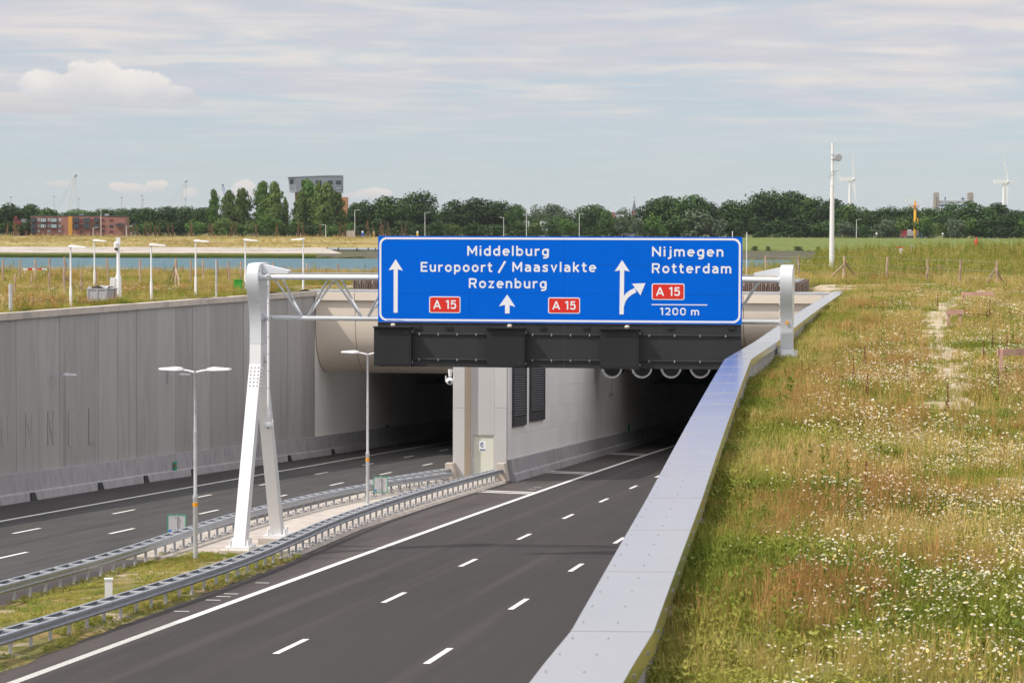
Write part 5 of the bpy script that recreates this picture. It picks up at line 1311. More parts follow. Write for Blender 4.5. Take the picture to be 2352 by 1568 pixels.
# small dark red house with chimney
Y = 1300; t = building('house', 'small dark red house with square chimney at the left edge of the far bank', 'house', 42, Y); X = lambda px: fx(px, Y, t)
MB().box((X(44), 4, fz(508, Y)/2), (X(59)-X(31), 8, fz(508, Y))).build('wall', 'brick_dark', t); MB().box((X(35), 2, fz(499.5, Y)/2), (1.4,1.4,fz(499.5, Y))).build('chimney', 'brick_dark', t)
MB().box((X(55), 1, fz(510, Y)), (X(59)-X(51), 5, 1.6)).build('dormer', 'slate_grey', t); MB().box((X(44), 4, fz(508, Y)+.1), (X(59)-X(31)+.3, 8.3, .25)).build('roof', 'roof_dark', t)
# grey tilted tower block
Y = 1420; t = building('tower_block', 'grey tower block with slanting sides rising above the far poplars', 'building', 722, Y); X = lambda px: fx(px, Y, t)
Zt, Zt2, Zb = fz(410, Y), fz(405.5, Y), fz(443.5, Y)
P = [(X(660.5),Zt),(X(664.5),Zb),(X(680),Zb),(X(676),Zt+.3)]
mb = MB(); mb.prism([P[1],P[2],P[3],P[0]], 1.0, 14); mb.build('end_wall', 'slate_pale', t)
mb = MB(); mb.prism([(X(680.1),Zb),(X(784),Zb),(X(784),Zt2),(X(752),Zt2),(X(676.1),Zt+.3)], 0, 15); mb.build('wall', 'slate_grey', t)
mb = MB(); mb.prism([(X(660),Zt+.02),(X(676.1),Zt+.32),(X(752),Zt2+.02),(X(784.4),Zt2+.02),(X(784.4),Zt2+.5),(X(752),Zt2+.5),(X(660),Zt+.5)], -.2, 15.2); mb.build('roof', 'slate_pale', t)
win(t, X(664.5), X(673), fz(424, Y), fz(415, Y), .98, 'frame_dark', 'glass_dark', 2); win(t, X(666), X(674.5), fz(436, Y), fz(427, Y), .98, 'frame_dark', 'glass_pale', 3)
for a, b in ((691,701),(724.5,738),(752.5,764),(771,783)):
    win(t, X(a), X(b), fz(424.5, Y), fz(416, Y), 0, 'frame_dark', 'glass_dark', 4)
    if a > 750: win(t, X(a), X(b), fz(436.5, Y), fz(430.5, Y), 0, 'frame_dark', 'glass_pale', 3)
MB().box(((X(670)+X(786))/2, 8, Zb/2), (X(786)-X(670)-3, 12, Zb-.02)).build('lower_wall', 'brick', t)
MB().box(((X(779)+X(797))/2, 4, fz(454, Y)/2), (X(797)-X(779), 10, fz(454, Y))).build('orange_wing', 'brick_orange', t)
MB().box(((X(797)+X(815))/2, 7, fz(479, Y)/2), (X(815)-X(797.2), 10, fz(479, Y))).build('side_wing', 'slate_grey', t)
# sheds, white houses, church
def lowhouse(px0, px1, pt_, Y, name, lab, m_, roof='roof_dark', gable=0, wins=3):
    t = building(name, lab, 'house', (px0+px1)/2, Y); x0, x1 = fx(px0, Y, t), fx(px1, Y, t); zt = fz(pt_, Y)
    MB().box(((x0+x1)/2, 4, zt/2), (x1-x0, 8, zt)).build('wall', m_, t)
    if gable:
        mb = MB(); mb.add([(x0-.4,-.4,zt),(x1+.4,-.4,zt),(x1+.4,8.4,zt),(x0-.4,8.4,zt),(x0+1,4,zt+gable),(x1-1,4,zt+gable)], [(0,1,5,4),(1,2,5),(2,3,4,5),(3,0,4),(3,2,1,0)]); mb.build('roof', roof, t)
    else: MB().box(((x0+x1)/2, 4, zt+.12), (x1-x0+.3, 8.3, .24)).build('roof', roof, t)
    for k in range(wins):
        xa = x0+(x1-x0)*(k+.25)/wins; win(t, xa, xa+(x1-x0)*.45/wins, zt-2.2, zt-.8, 0)
    return t
lowhouse(1187, 1215, 507, 1330, 'house', 'low white flat-roofed house behind the far trees, left of two', 'house_white', wins=2)
lowhouse(1240, 1261, 507.5, 1345, 'house', 'low white flat-roofed house behind the far trees, right of two', 'house_white', wins=2)
t = lowhouse(1405, 1432, 492, 1500, 'house', 'white flat-roofed house with brick chimney left of the church spire', 'house_white', wins=2)
MB().box((fx(1407, 1500, t), -.5, fz(489, 1500)-2), (2.0,2.0,5)).build('chimney', 'brick', t)
lowhouse(1384, 1404, 541, 1290, 'house', 'small slate-roofed house just above the top edge of the blue sign', 'house_white', gable=.9, wins=2)
lowhouse(1424, 1464, 541, 1285, 'house', 'dark ridged roof with dormers just above the top edge of the blue sign', 'house_white', gable=1.6, wins=3)
lowhouse(522, 570, 531, 1290, 'house', 'low dark slanting roof beside the young trees on the far bank, left of the poplars', 'slate_grey', gable=.6, wins=2) if False else None
Y = 1310; t = building('shed', 'low grey shed with slanting roofs right of the brick apartment block', 'shed', 318, Y); X = lambda px: fx(px, Y, t)
mb = MB(); mb.prism([(X(298),0),(X(340),0),(X(340),fz(530,Y)),(X(322),fz(527,Y)),(X(298),fz(540,Y))], 0, 8); mb.build('wall', 'slate_grey', t)
mb = MB(); mb.prism([(X(296),fz(540.5,Y)),(X(322),fz(527.2,Y)),(X(341),fz(530.2,Y)),(X(341),fz(529.2,Y)),(X(322),fz(525.8,Y)),(X(296),fz(539.3,Y))], -.5, 8.5); mb.build('roof', 'slate_pale', t)
Y = 1650; t = building('church', 'church tower with pointed slate spire above the far trees', 'church', 1457, Y); X = lambda px: fx(px, Y, t)
MB().box((0, 2.5, fz(484, Y)/2), (X(1462.5)-X(1451.5), 5, fz(484, Y))).build('tower', 'brick_dark', t)
w = (X(1462.5)-X(1451.5))/2+.2; z0, z1 = fz(484, Y), fz(456, Y)
mb = MB(); mb.add([(-w,2.5-w,z0),(w,2.5-w,z0),(w,2.5+w,z0),(-w,2.5+w,z0),(-w*.62,2.5-w*.62,z0+2.3),(w*.62,2.5-w*.62,z0+2.3),(w*.62,2.5+w*.62,z0+2.3),(-w*.62,2.5+w*.62,z0+2.3),(0,2.5,z1)], [(0,1,5,4),(1,2,6,5),(2,3,7,6),(3,0,4,7),(4,5,8),(5,6,8),(6,7,8),(7,4,8)]); mb.build('spire', 'spire_slate', t)
MB().tube((0,2.5,z1-.5),(0,2.5,fz(450,Y)),.12,n=5).build('cross_rod', 'steel_grey', t); MB().box((0,2.5,fz(452.5,Y)), (.9,.15,.5)).build('weather_vane', 'steel_grey', t)
MB().lathe([(.75,0),(.75,-.1)], (0,0,z0-1.8), 14, 'y').build('clock_face', 'steel_grey', t)
# lift bridge
Y = 5000; t = thing('lift_bridge', 'far lift bridge with two concrete towers above the trees on the right', 'bridge', (at(2186, HOR, Y).x, Y, BASE)); X = lambda px: fx(px, Y, t)
for a, b in ((2142,2154),(2220,2232.5)):
    MB().box(((X(a)+X(b))/2, 0, fz(442, Y)/2), (X(b)-X(a), 12, fz(442, Y))).build('tower', 'old_concrete', t)
    MB().box(((X(a)+X(b))/2, 0, fz(440.5, Y)), (X(b)-X(a)-2, 10, 2.2)).build('tower_top', 'old_concrete', t)
    MB().box(((X(a)+X(b))/2, -6.1, fz(462, Y)), (1.5, .4, 22)).build('slot', 'concrete_dark', t)
MB().box(((X(2154)+X(2220))/2, 0, fz(461.5, Y)), (X(2220)-X(2154), 8, 5.6)).build('cross_beam', 'steel_grey', t)
MB().box(((X(2154)+X(2220))/2, 0, fz(469, Y)), (X(2220)-X(2154), 7, 3.4)).build('lift_deck', 'steel_blue', t)
for a in (2168.5, 2209): MB().box((X(a), 0, fz(455, Y)), (2.0,2.0,9)).build('hoist_post', 'steel_blue', t)
MB().box((X(2209), 0, fz(453.5, Y)), (9,1,1.6)).build('hoist_arm', 'steel_blue', t)
for a in (2147.5, 2226, 2184): MB().tube((X(a),0,fz(441,Y)), (X(a),0,fz(434,Y)), .25, n=4).build('aerial', 'steel_grey', t)
# wind turbines
def turbine(px, py_hub, Y, blades, lab):
    t = thing('wind_turbine', lab, 'wind turbine', (at(px, HOR, Y).x, Y, BASE), 0, 'distant wind turbines'); zh = fz(py_hub, Y)
    MB().lathe([(3.1,0),(1.9,zh-1.5)], (0,0,0), 12).build('tower', 'white_paint', t, smooth=True)
    MB().box((-5.0,0,zh), (18,5.0,6.0)).build('nacelle', 'white_paint', t)
    hub = Vector((4.8,-1.0,zh)); MB().sphere(hub, 2.4, 10, 8).build('hub', 'white_paint', t, smooth=True)
    for (ex, ey) in blades:
        tip = Vector((fx(ex, Y, t), -2, fz(ey, Y))); d = (tip-hub); a = d.normalized(); s_ = Vector((a.z,0,-a.x)); n_ = Vector((0,1,0)); mb = MB(); P = []
        for f, w, th_ in ((0,1.6,1.6),(.1,2.2,1.2),(.22,3.4,.9),(.6,2.0,.6),(1,.5,.2)):
            c = hub+d*f; P += [c-s_*w*.35-n_*th_*.5, c+s_*w*.65-n_*th_*.3, c+s_*w*.65+n_*th_*.3, c-s_*w*.35+n_*th_*.5]
        mb.add(P, [(4*i+j, 4*i+(j+1)%4, 4*i+4+(j+1)%4, 4*i+4+j) for i in range(4) for j in range(4)]+[(3,2,1,0),(16,17,18,19)]); mb.build('blade', 'white_paint', t)
turbine(1951.5, 409, 3900, ((1954.5,341),(1965,414.5),(1965,462)), 'distant white wind turbine just right of the antenna mast')
turbine(2305, 414, 3700, ((2299.5,350),(2333,413),(2311,474)), 'distant white wind turbine near the right picture edge')
# harbour cranes: lattice booms
def crane(x0, y0, x1, y1, lab, m_, Y=4200, w=3.2):
    t = thing('harbour_crane', lab, 'crane', (at(x0, HOR, Y).x, Y, BASE)); p = Vector((fx(x0, Y, t), 0, fz(y0, Y))); q = Vector((fx(x1, Y, t), 0, fz(y1, Y)))
    p = p + (p-q)*.9 if p.z > 30 else p
    d = (q-p); L = d.length; a = d.normalized(); s_ = Vector((a.z,0,-a.x)); n_ = Vector((0,1,0)); mb = MB(); k = int(L/6); cor = [(-1,-1),(1,-1),(1,1),(-1,1)]
    pt = lambda i, c: p+d*(i/k)+(s_*cor[c][0]+n_*cor[c][1])*w/2*(1-.45*i/k)
    for c in range(4): mb.beam(pt(0,c), pt(k,c), .42, .42)
    for i in range(k):
        for c in (0, 2): mb.beam(pt(i,c), pt(i+1,(c+1)%4), .28, .28); mb.beam(pt(i,(c+1)%4), pt(i,c), .28, .28)
    mb.build('boom', m_, t); MB().sphere(q, 2.2, 8, 6).build('boom_head', 'steel_grey', t)
    mb = MB(); mb.tube(q, q+Vector((1.5,0,-(q.z-8))), .12, n=4); mb.build('hoist_rope', 'steel_grey', t)
    mb = MB(); mb.tube(q, p+Vector((-30,0,8)), .12, n=4); mb.tube(q, p+Vector((-22,0,8)), .10, n=4); mb.build('stay_rope', 'steel_grey', t)
    mb = MB(); mb.box((p.x-8,0,p.z/2), (22,12,p.z+6)); mb.build('machine_house', 'steel_blue', t)
crane(160.5, 479, 174, 406, 'pale lattice boom of a harbour crane above the brick apartment block', 'crane_pale', 3600, 4.4)
crane(414, 474, 427.5, 418, 'pale lattice boom of a harbour crane left of the poplars, middle of three', 'crane_pale', 4200, 4.4)
crane(521, 470, 511.5, 426, 'blue lattice boom of a harbour crane showing between the poplars', 'crane_blue', 4200, 4.0)
for i, (px, pt_) in enumerate(((25,457),(124.5,455),(181,460),(279.5,457),(326,453),(328.5,462),(425.5,460))):
    Y = 3000; t = thing('light_mast', f'thin distant harbour light mast above the far trees, {ORD[i]} from the left', 'light mast', (at(px, HOR, Y).x, Y, BASE), 0, 'distant harbour light masts')
    MB().tube((0,0,0),(0,0,fz(pt_,Y)),.42,.22,6).build('pole', 'steel_grey', t); MB().lathe([(1.6,0),(1.6,.8)], (0,0,fz(pt_,Y)), 10).build('lamp_ring', 'steel_grey', t)
# lamp posts on the far bank
for i, (px, pt_, pb, arm) in enumerate(((232,481,541,1),(815,484,541,1),(976,489,541,1),(1209,483,541,1),(1157,500,541,-1),(1330.5,491.5,541,1),(1967,502,540,1),(748,518,541,-1),(290,523,541,1),(214,526,541,1))):
    Y = 1246; t = thing('street_lamp', 'x', 'street lamp', (at(px, HOR, Y).x, Y, BASE), 0, 'street lamps along the far bank'); zt = fz(pt_, Y)
    t['label'] = {0:'tall white lamp post in front of the brick apartment block',1:'lamp post on the far bank just left of the blue sign',2:'lamp post on the far bank above the left arrow of the blue sign',3:'lamp post beside the low white houses on the far bank',4:'short lamp post left of the low white houses on the far bank',5:'lamp post on the far bank left of the church spire',6:'lamp post among the far trees right of the antenna mast',7:'short lamp post below the grey tower block',8:'short lamp post right of the brick apartment block',9:'short lamp post before the dark tree at the brick block'}[i]
    MB().tube((0,0,0),(0,0,zt),.16,.11,6).build('pole', 'white_paint', t); MB().beam((0,0,zt),(1.6*arm,0,zt+.15),.16,.12).build('arm', 'white_paint', t); MB().beam((1.3*arm,0,zt+.13),(2.3*arm,0,zt+.18),.34,.16).build('lamp_head', 'white_paint', t)
# radar mast, truck, container, mesh fence on the dyke
Y = 1290; X0_ = at(2101.5, HOR, Y).x; t = thing('radar_mast', 'orange radar mast with white rotating bar on the green dyke', 'mast', (X0_, Y, BASE)); 
MB().lathe([(.66,0),(.60,fz(476,Y)),(.48,fz(475,Y)),(.48,fz(459,Y))], (0,0,0), 14).build('pole', 'mast_orange', t, smooth=True)
MB().lathe([(1.6,0),(1.6,.2)], (0,0,fz(473.5,Y)), 16).build('platform', 'mast_orange', t)
mb = MB(); 
for k in range(10): a = 2*math.pi*k/10; mb.tube((1.85*math.cos(a),1.85*math.sin(a),fz(473.5,Y)), (1.85*math.cos(a),1.85*math.sin(a),fz(468,Y)), .06, n=4)
mb.lathe([(1.9,0),(1.9,.1)], (0,0,fz(468.5,Y)), 14); mb.build('railing', 'mast_orange', t)
MB().box((-.1,0,fz(456.5,Y)), (9.6,.9,.7), rz=.1).build('radar_bar', 'white_paint', t)
t = thing('antenna_pole', 'short orange pole with white panel beside the radar mast', 'pole', (at(2109.5, HOR, Y).x, Y+2, BASE)); MB().tube((0,0,0),(0,0,fz(498,Y)),.35,n=8).build('pole', 'mast_orange', t); MB().box((1.0,-.4,fz(505,Y)), (.5,.3,2.6)).build('panel', 'white_paint', t); MB().box((.7,0,fz(498.5,Y)), (2.4,.2,.2)).build('arm', 'steel_grey', t)
Y = 1284; t = thing('truck', 'dark red truck cab with grey body parked beside the orange radar mast', 'truck', (at(2078, HOR, Y).x, Y, BASE)); X = lambda px: fx(px, Y, t)
mb = MB(); mb.prism([(X(2067),.8),(X(2080),.8),(X(2080),3.6),(X(2078),3.9),(X(2070),3.9),(X(2067.5),2.6)], -1.2, 1.2); mb.build('cab', 'truck_red', t)
mb = MB(); mb.prism([(X(2067.4)-.03,2.0),(X(2069.5),2.0),(X(2070.5),3.3),(X(2068.4),3.3)], -1.24, -1.2); mb.build('window', 'glass_dark', t)
MB().box(((X(2080)+X(2096))/2+.2,0,.95), (X(2096)-X(2080),2.2,.4)).build('chassis', 'rubber', t)
MB().box(((X(2081)+X(2096))/2,0,2.4), (X(2096)-X(2081),2.3,2.5)).build('load_body', 'truck_grey', t)
for a in (2069.8, 2084, 2089, 2093):
    for sy in (-1.05, 1.05): MB().lathe([(.52,-.15),(.52,.15)], (X(a),sy,.52), 14, 'y').build('wheel', 'rubber', t)
MB().box((X(2067)-.02,-.7,1.0), (.1,.4,.25)).build('headlight', 'white_paint', t)
t = thing('container', 'blue container unit behind the red truck at the radar mast', 'container', (at(2103, HOR, 1293).x, 1293, BASE)); MB().box((0,0,1.9), (7.6,2.6,3.6)).build('body', 'container_blue', t); MB().box((-3.0,-.2,3.9), (1.6,1.8,.6)).build('roof_unit', 'white_paint', t)
t = thing('mesh_fence', 'grey wire mesh fence round the radar mast on the dyke', 'fence', (at(2053, HOR, 1278).x, 1278, BASE)); x1 = (2119-2053)/FPX*1278
for k in range(11): MB().tube((x1*k/10,0,0),(x1*k/10,0,2.6),.07,n=5).build('post', 'mesh_fence', t)
mb = MB()
for k in range(46): mb.beam((x1*k/45,0,.1),(x1*k/45,0,2.5),.03,.03)
for z in (.2,.9,1.7,2.5): mb.beam((0,0,z),(x1,0,z),.04,.04)
w_ = mb.build('wire_mesh', 'mesh_fence', t); w_['kind'] = 'stuff'
t = thing('handrail', 'pale metal handrail of steps down the green dyke near the right edge', 'handrail', tuple(at(ZX(2035), ZY(838), 1225)))
a = at(ZX(2035), ZY(834), 1225)-t.location; b = at(ZX(2210), ZY(882), 1150)-t.location; MB().beam(a, b, .1, .1).build('rail', 'steel_grey', t)
for k in range(6): q = a.lerp(b, k/5); MB().tube(q, q+Vector((0,0,-1.0)), .05, n=5).build('post', 'steel_grey', t)
for px, lab in ((ZX(1090),'small white road sign on a post on the dyke left of the truck'),(ZX(1656),'small white road sign on a post on the dyke right of the mesh fence')):
    Y = 1250; t = thing('road_sign', lab, 'sign', (at(px, HOR, Y).x, Y, BASE)); MB().tube((0,0,0),(0,0,2.4),.07,n=6).build('post', 'steel_grey', t); MB().lathe([(.5,0),(.5,-.06)], (0,-.1,2.3), 12, 'y').build('plate', 'white_paint', t)
for px, lab, cb in (((1000+962/2.138)/1.7415,'small blue and white sign on the far bank left of the blue sign', 'sign_blue'),((1000+1055/2.138)/1.7415,'yellow and white traffic post on the far bank near the blue sign edge','yellow'),((1000+1432/2.138)/1.7415,'yellow and white traffic post on the far bank above the blue sign','yellow')):
    Y = 1240; t = thing('traffic_post', lab, 'traffic post', (at(px, HOR, Y).x, Y, BASE-.1)); MB().box((0,0,1.0), (.9,.3,2.0)).build('body', cb, t); MB().box((0,0,2.5), (.8,.3,1.0)).build('top_plate', 'white_paint', t)
t = thing('cabinet', 'pale low service cabinet on the far bank left of the blue sign', 'cabinet', (at((1000+862/2.138)/1.7415, HOR, 1242).x, 1242, BASE)); MB().box((0,0,1.4), (4.0,2,2.8)).build('body', 'concrete_pale', t); MB().box((0,0,2.9), (4.2,2.2,.2)).build('lid', 'concrete_cap', t)

# ------------------------------------------------------------------ trees of the far bank
def crown_mesh(name, m_, W, H, z0, lobes, n, leaf, seed, kind='broad'):
    """leaf-sized faces scattered over a heap of lobes; unit tree: W wide, top at H, underside at z0"""
    r = np.random.RandomState(seed); cs = []
    for i in range(lobes):
        if kind == 'poplar':
            f = (i+.5)/lobes; env = math.sin(math.pi*min(1, f*.80+.20))**.75; a = r.uniform(0, 2*math.pi); q = r.uniform(.1, .58)*W/2*env
            rad = W*r.uniform(.19, .30)*(.5+.5*env); cs.append((np.array([math.cos(a)*q, math.sin(a)*q, z0+(H-z0)*(f*.93+.03)]), np.array([rad, rad, (H-z0)*r.uniform(.07,.12)])))
            if i % 3 == 0: cs.append((np.array([0,0,z0+(H-z0)*f]), np.array([W*.26*env, W*.26*env, (H-z0)*.10])))
        else:
            a = r.uniform(0, 2*math.pi); q = math.sqrt(r.rand()); f = r.rand(); env = math.sin(math.pi*(.18+.70*f))**.7
            rr = W*r.uniform(.16,.27); c = np.array([math.cos(a)*q*(W/2-rr*.8)*env, math.sin(a)*q*(W/2-rr*.8)*env, z0+rr*.6+(H-z0-rr*1.5)*f]); cs.append((c, np.array([rr, rr, rr*r.uniform(.7,.95)])))
    if kind != 'poplar': cs.append((np.array([0,0,z0+(H-z0)*.55]), np.array([W*.30,W*.30,(H-z0)*.42])))
    per = n//len(cs); V = []; 
    for c, rad in cs:
        d = r.normal(size=(per,3)); d /= np.linalg.norm(d, axis=1)[:,None]; k = 1.06-.42*r.rand(per)**1.6
        p = c + d*rad*k[:,None]
        nn = d + r.normal(size=(per,3))*.55; nn /= np.linalg.norm(nn, axis=1)[:,None]
        t = np.cross(nn, r.normal(size=(per,3))); t /= np.linalg.norm(t, axis=1)[:,None]; b = np.cross(nn, t)
        sz = leaf*(.6+.8*r.rand(per))[:,None]
        V.append(np.stack([p-t*sz*.5, p+b*sz*.34, p+t*sz*.5, p-b*sz*.34], 1))
    V = np.concatenate(V).reshape(-1, 3); me = bpy.data.meshes.new(name); k = len(V)//4
    me.vertices.add(len(V)); me.vertices.foreach_set('co', V.ravel().astype('f')); me.loops.add(4*k); me.loops.foreach_set('vertex_index', np.arange(4*k, dtype='i'))
    me.polygons.add(k); me.polygons.foreach_set('loop_start', np.arange(0, 4*k, 4, dtype='i')); me.materials.append(M[m_]); me.update(calc_edges=True); return me
def trunk_mesh(H, r, seed):
    rr = random.Random(seed); mb = MB(); mb.tube((0,0,-.5),(0,0,H*.45), r, r*.7, 7)
    for k in range(5):
        a = k*2.4+rr.random(); z = H*(.25+.06*k); mb.tube((0,0,z), (math.cos(a)*H*.18, math.sin(a)*H*.18, z+H*.22), r*.45, r*.18, 5)
    return mb.mesh('trunk', 'bark')
TV = {}
for key, kind, ms, vs_ in (('broad','broad',('leaf_dark','leaf_mid','leaf_grey','leaf_light'),3),('poplar','poplar',('leaf_mid','leaf_light'),2),('bush','bush',('leaf_dark','leaf_mid','leaf_light','leaf_grey'),2)):
    for m_ in ms:
        for v in range(vs_):
            sd = len(TV)*13+5
            if kind == 'broad': me = crown_mesh('crown', m_, 1.0, 1.0, .10, 20, 3400, .052, sd)
            elif kind == 'poplar': me = crown_mesh('crown', m_, 1.0, 1.0, .07, 26, 4000, .060, sd, 'poplar')
            else: me = crown_mesh('crown', m_, 1.0, 1.0, .0, 10, 1100, .075, sd)
            TV[(key, m_, v)] = (me, trunk_mesh(1.0, .022, sd))
def poplar_fix(me): pass
tree_n = {}
def tree(px, top, wpx, kind, m_, Y, row, words):
    base = at(px, HOR, Y); H = at(px, top, Y).z-BASE+.1; W = wpx/FPX*Y*(1.62 if kind == 'poplar' else 1.12)
    i = tree_n.get(row, 0); tree_n[row] = i+1
    v = rng.randrange(2 if kind != 'broad' else 3); me, tr = TV[(kind, m_, v)]
    t = thing('bush' if kind == 'bush' else ('poplar_tree' if kind == 'poplar' else 'broadleaf_tree'), 'x', 'bush' if kind == 'bush' else 'tree', (base.x, Y, BASE), rng.uniform(0, 6.28), f'trees of the {row} on the far bank')
    t.scale = (W, W*rng.uniform(.9, 1.1), H); put(me, 'crown', t)
    if kind != 'bush': put(tr, 'trunk', t).scale = (.8*H/W, .8*H/W, 1)
    TREES.append((row, px, words, t)); return t
TREES = []
# tall row: (column, top row, width, kind, leaf)
D_, Md, Lt, Gr = 'leaf_dark', 'leaf_mid', 'leaf_light', 'leaf_grey'
for px, top, w, kd, m_ in ((-20,470,60,'broad',D_),(22,464,78,'broad',D_),(66,465,70,'broad',D_),(108,476,60,'broad',Md),
        (338,474,66,'broad',D_),(378,471,80,'broad',D_),(420,470,78,'broad',D_),(458,474,50,'broad',D_),
        (491,438,27,'poplar',Md),(526,441,36,'poplar',Lt),(557,436,40,'poplar',Lt),(604,420,44,'poplar',Md),(630,421,42,'poplar',Lt),(655,456,16,'poplar',Lt),
        (692,440,30,'poplar',Lt),(705,416,52,'poplar',Md),(733,424,42,'poplar',Lt),(752,423,46,'poplar',Lt),(777,446,30,'poplar',Lt),
        (820,462,56,'broad',D_),(846,456,66,'broad',D_),(900,446,104,'broad',D_),(968,434,112,'broad',D_),(1052,455,86,'broad',D_),(1106,450,110,'broad',D_),(1152,457,80,'broad',D_),(1184,465,56,'broad',D_),
        (1354,466,86,'broad',D_),(1396,478,42,'broad',Md),(1500,452,84,'broad',D_),(1540,446,96,'broad',D_),(1588,443,112,'broad',D_),(1622,458,70,'broad',D_),
        (1690,456,84,'broad',D_),(1730,440,100,'broad',D_),(1778,432,120,'broad',D_),(1830,434,110,'broad',D_),(1872,448,90,'broad',D_),(1908,452,86,'broad',D_),(1950,466,84,'broad',Md),
        (2004,482,60,'broad',D_),(2044,471,88,'broad',D_),(2092,470,76,'broad',D_),(2132,473,76,'broad',D_),(2176,462,80,'broad',D_),(2216,458,92,'broad',D_),(2262,470,70,'broad',D_),(2296,462,86,'broad',D_),(2338,480,70,'broad',D_),(2376,474,80,'broad',D_)):
    tree(px, top, w, kd, m_, rng.uniform(1300, 1345), 'tall row', ({D_:'dark green', Md:'fresh green', Lt:'pale green', Gr:'greyish green'}[m_], 'poplar' if kd == 'poplar' else 'broad'))
for px, top, w in ((1236,468,60),(1268,466,66),(1296,474,44),(1440,474,48),(1424,482,40),(1990,480,50),(1650,480,60)):
    tree(px, top, w, 'broad', Gr, rng.uniform(1560, 1620), 'hazy row behind', ('greyish green', 'round'))
# lower trees and bushes in front
for px, top, w, m_ in ((18,505,60,D_),(70,498,50,D_),(206,506,36,D_),(336,508,60,Md),(372,500,58,D_),(412,498,60,D_),(448,504,52,Md),(470,512,36,Lt),(510,500,50,Lt),(538,508,44,Md),(574,504,40,Lt),(616,488,62,Md),(648,506,36,Lt),(676,500,44,Md),(712,512,48,D_),(758,514,44,Md),(800,510,46,Md),
        (868,500,60,D_),(930,505,70,D_),(1002,508,60,D_),(1040,508,48,Lt),(1084,510,60,D_),(1140,512,64,D_),(1196,506,60,D_),(1226,512,44,Lt),(1262,505,56,D_),(1300,502,50,Md),(1330,514,44,D_),(1388,498,56,D_),(1430,492,56,Gr),(1462,500,44,Gr),(1500,490,70,Md),(1556,488,80,D_),(1604,478,96,Gr),(1650,500,66,Gr),(1690,496,64,D_),(1740,492,70,D_),(1790,500,80,D_),(1842,494,84,D_),(1896,500,70,D_),(1944,508,66,Gr),(1986,516,46,D_),(2030,500,60,Gr),(2066,496,48,Lt),(2124,490,52,Md),(2160,512,50,Lt),(2194,500,60,Gr),(2224,494,56,Md),(2268,490,88,D_),(2316,492,64,D_),(2352,498,60,Md),(2390,505,60,D_)):
    tree(px, top, w, 'bush', m_, rng.uniform(1258, 1282), 'front row', ({D_:'dark green', Md:'fresh green', Lt:'pale green', Gr:'greyish olive'}[m_], 'bushy'))
px = -60
while px < 2420:
    top = rng.uniform(472, 486) if px < 480 else (rng.uniform(486, 498) if px < 800 else (rng.uniform(492, 504) if 1190 < px < 1480 else rng.uniform(474, 490)))
    tree(px, top, rng.uniform(56, 84), 'broad', D_ if rng.random() < .8 else Md, rng.uniform(1370, 1470), 'back belt', ('dark', 'close-set')); px += rng.uniform(30, 44)
px = -60
while px < 2420:                                                   # undergrowth filling the foot of the belt
    tree(px, rng.uniform(512, 522), rng.uniform(36, 60), 'bush', D_, rng.uniform(1290, 1340), 'undergrowth', ('dark', 'low')); px += rng.uniform(26, 38)
for row in tree_n:
    lst = sorted([x for x in TREES if x[0] == row], key=lambda x: x[1])
    for i, (_, px, (c_, k_), t) in enumerate(lst):
        nm = {'broad':'broad tree','poplar':'poplar','round':'round tree','bushy':'bushy tree','close-set':'tree','low':'bush'}[k_]
        o_ = ORD[i] if i < 40 else f'{i+1}{"st" if i%10==0 else "nd" if i%10==1 else "rd" if i%10==2 else "th"}'
        t['label'] = f'{c_} {nm} in the {row} of the far bank, {o_} from left'
# staked young trees along the crest of the far bank
sp_x = [65,118,132,152,385,780,1105,1137,1175,1245,1285,1330,1365,1437,1475,1630,1640,1790,1812,1980,2015,2190]
sp_x = [zx1(v) for v in sp_x] + [(1000+v/2.138)/1.7415 for v in (50,228,415,448,600,770,812,1005,1050,1120,1140,1180,1300,1330)]
sp_m = []
for v in range(4): sp_m.append(crown_mesh('crown', 'leaf_brown', 1.0, 1.0, .12, 7, 260, .11, 900+v, 'poplar'))
for i, px in enumerate(sorted(sp_x)):
    Y = 1236+rng.uniform(-4, 6); t = thing('young_tree', f'brown young tree with stakes on the crest of the far bank, {ORD[i]} from the left', 'young tree', (at(px, HOR, Y).x, Y, BASE-.3), 0, 'staked young trees on the far bank')
    H = rng.uniform(5.5, 7.8); c = put(sp_m[i % 4], 'crown', t); c.scale = (rng.uniform(1.6,2.6), 1.8, H); MB().tube((0,0,0),(0,0,H*.8),.07,.03,5).build('trunk', 'bark', t)
    for sx in (-1.0, 1.0): MB().tube((sx,0,0),(sx,0,2.1),.09,n=5).build('stake', 'old_wood', t)
for i, px in enumerate(sorted(rng.uniform(30, 860) for _ in range(26))):   # single stakes left over between them
    Y = 1228; t = MB().tube((0,0,0),(0,0,1.8),.09,n=5).build('wooden_stake', 'old_wood'); t.location = (at(px, HOR, Y).x, Y, BASE-.5)
    tag(t, f'short pale wooden stake below the young trees on the far bank, {ORD[i]} from the left', 'stake', 'loose stakes on the far bank')
for i, (px, w) in enumerate(((1735,24),(1765,16),(1835,30),(1880,16),(2000,20),(2030,18),(2100,24),(2145,16))):
    tree(px, 573-rng.uniform(0,4), w, 'bush', D_, 1125+rng.uniform(-5,5), 'shore', ('dark','low')); 
for i, (row, px, wd, t) in enumerate([x for x in TREES if x[0] == 'shore']):
    t['label'] = f'low dark bush on the stony shore below the green dyke, {ORD[i]} from the left'; t.location.z = -8.6; t.scale.z = 2.6; t['group'] = 'low bushes on the stony shore'

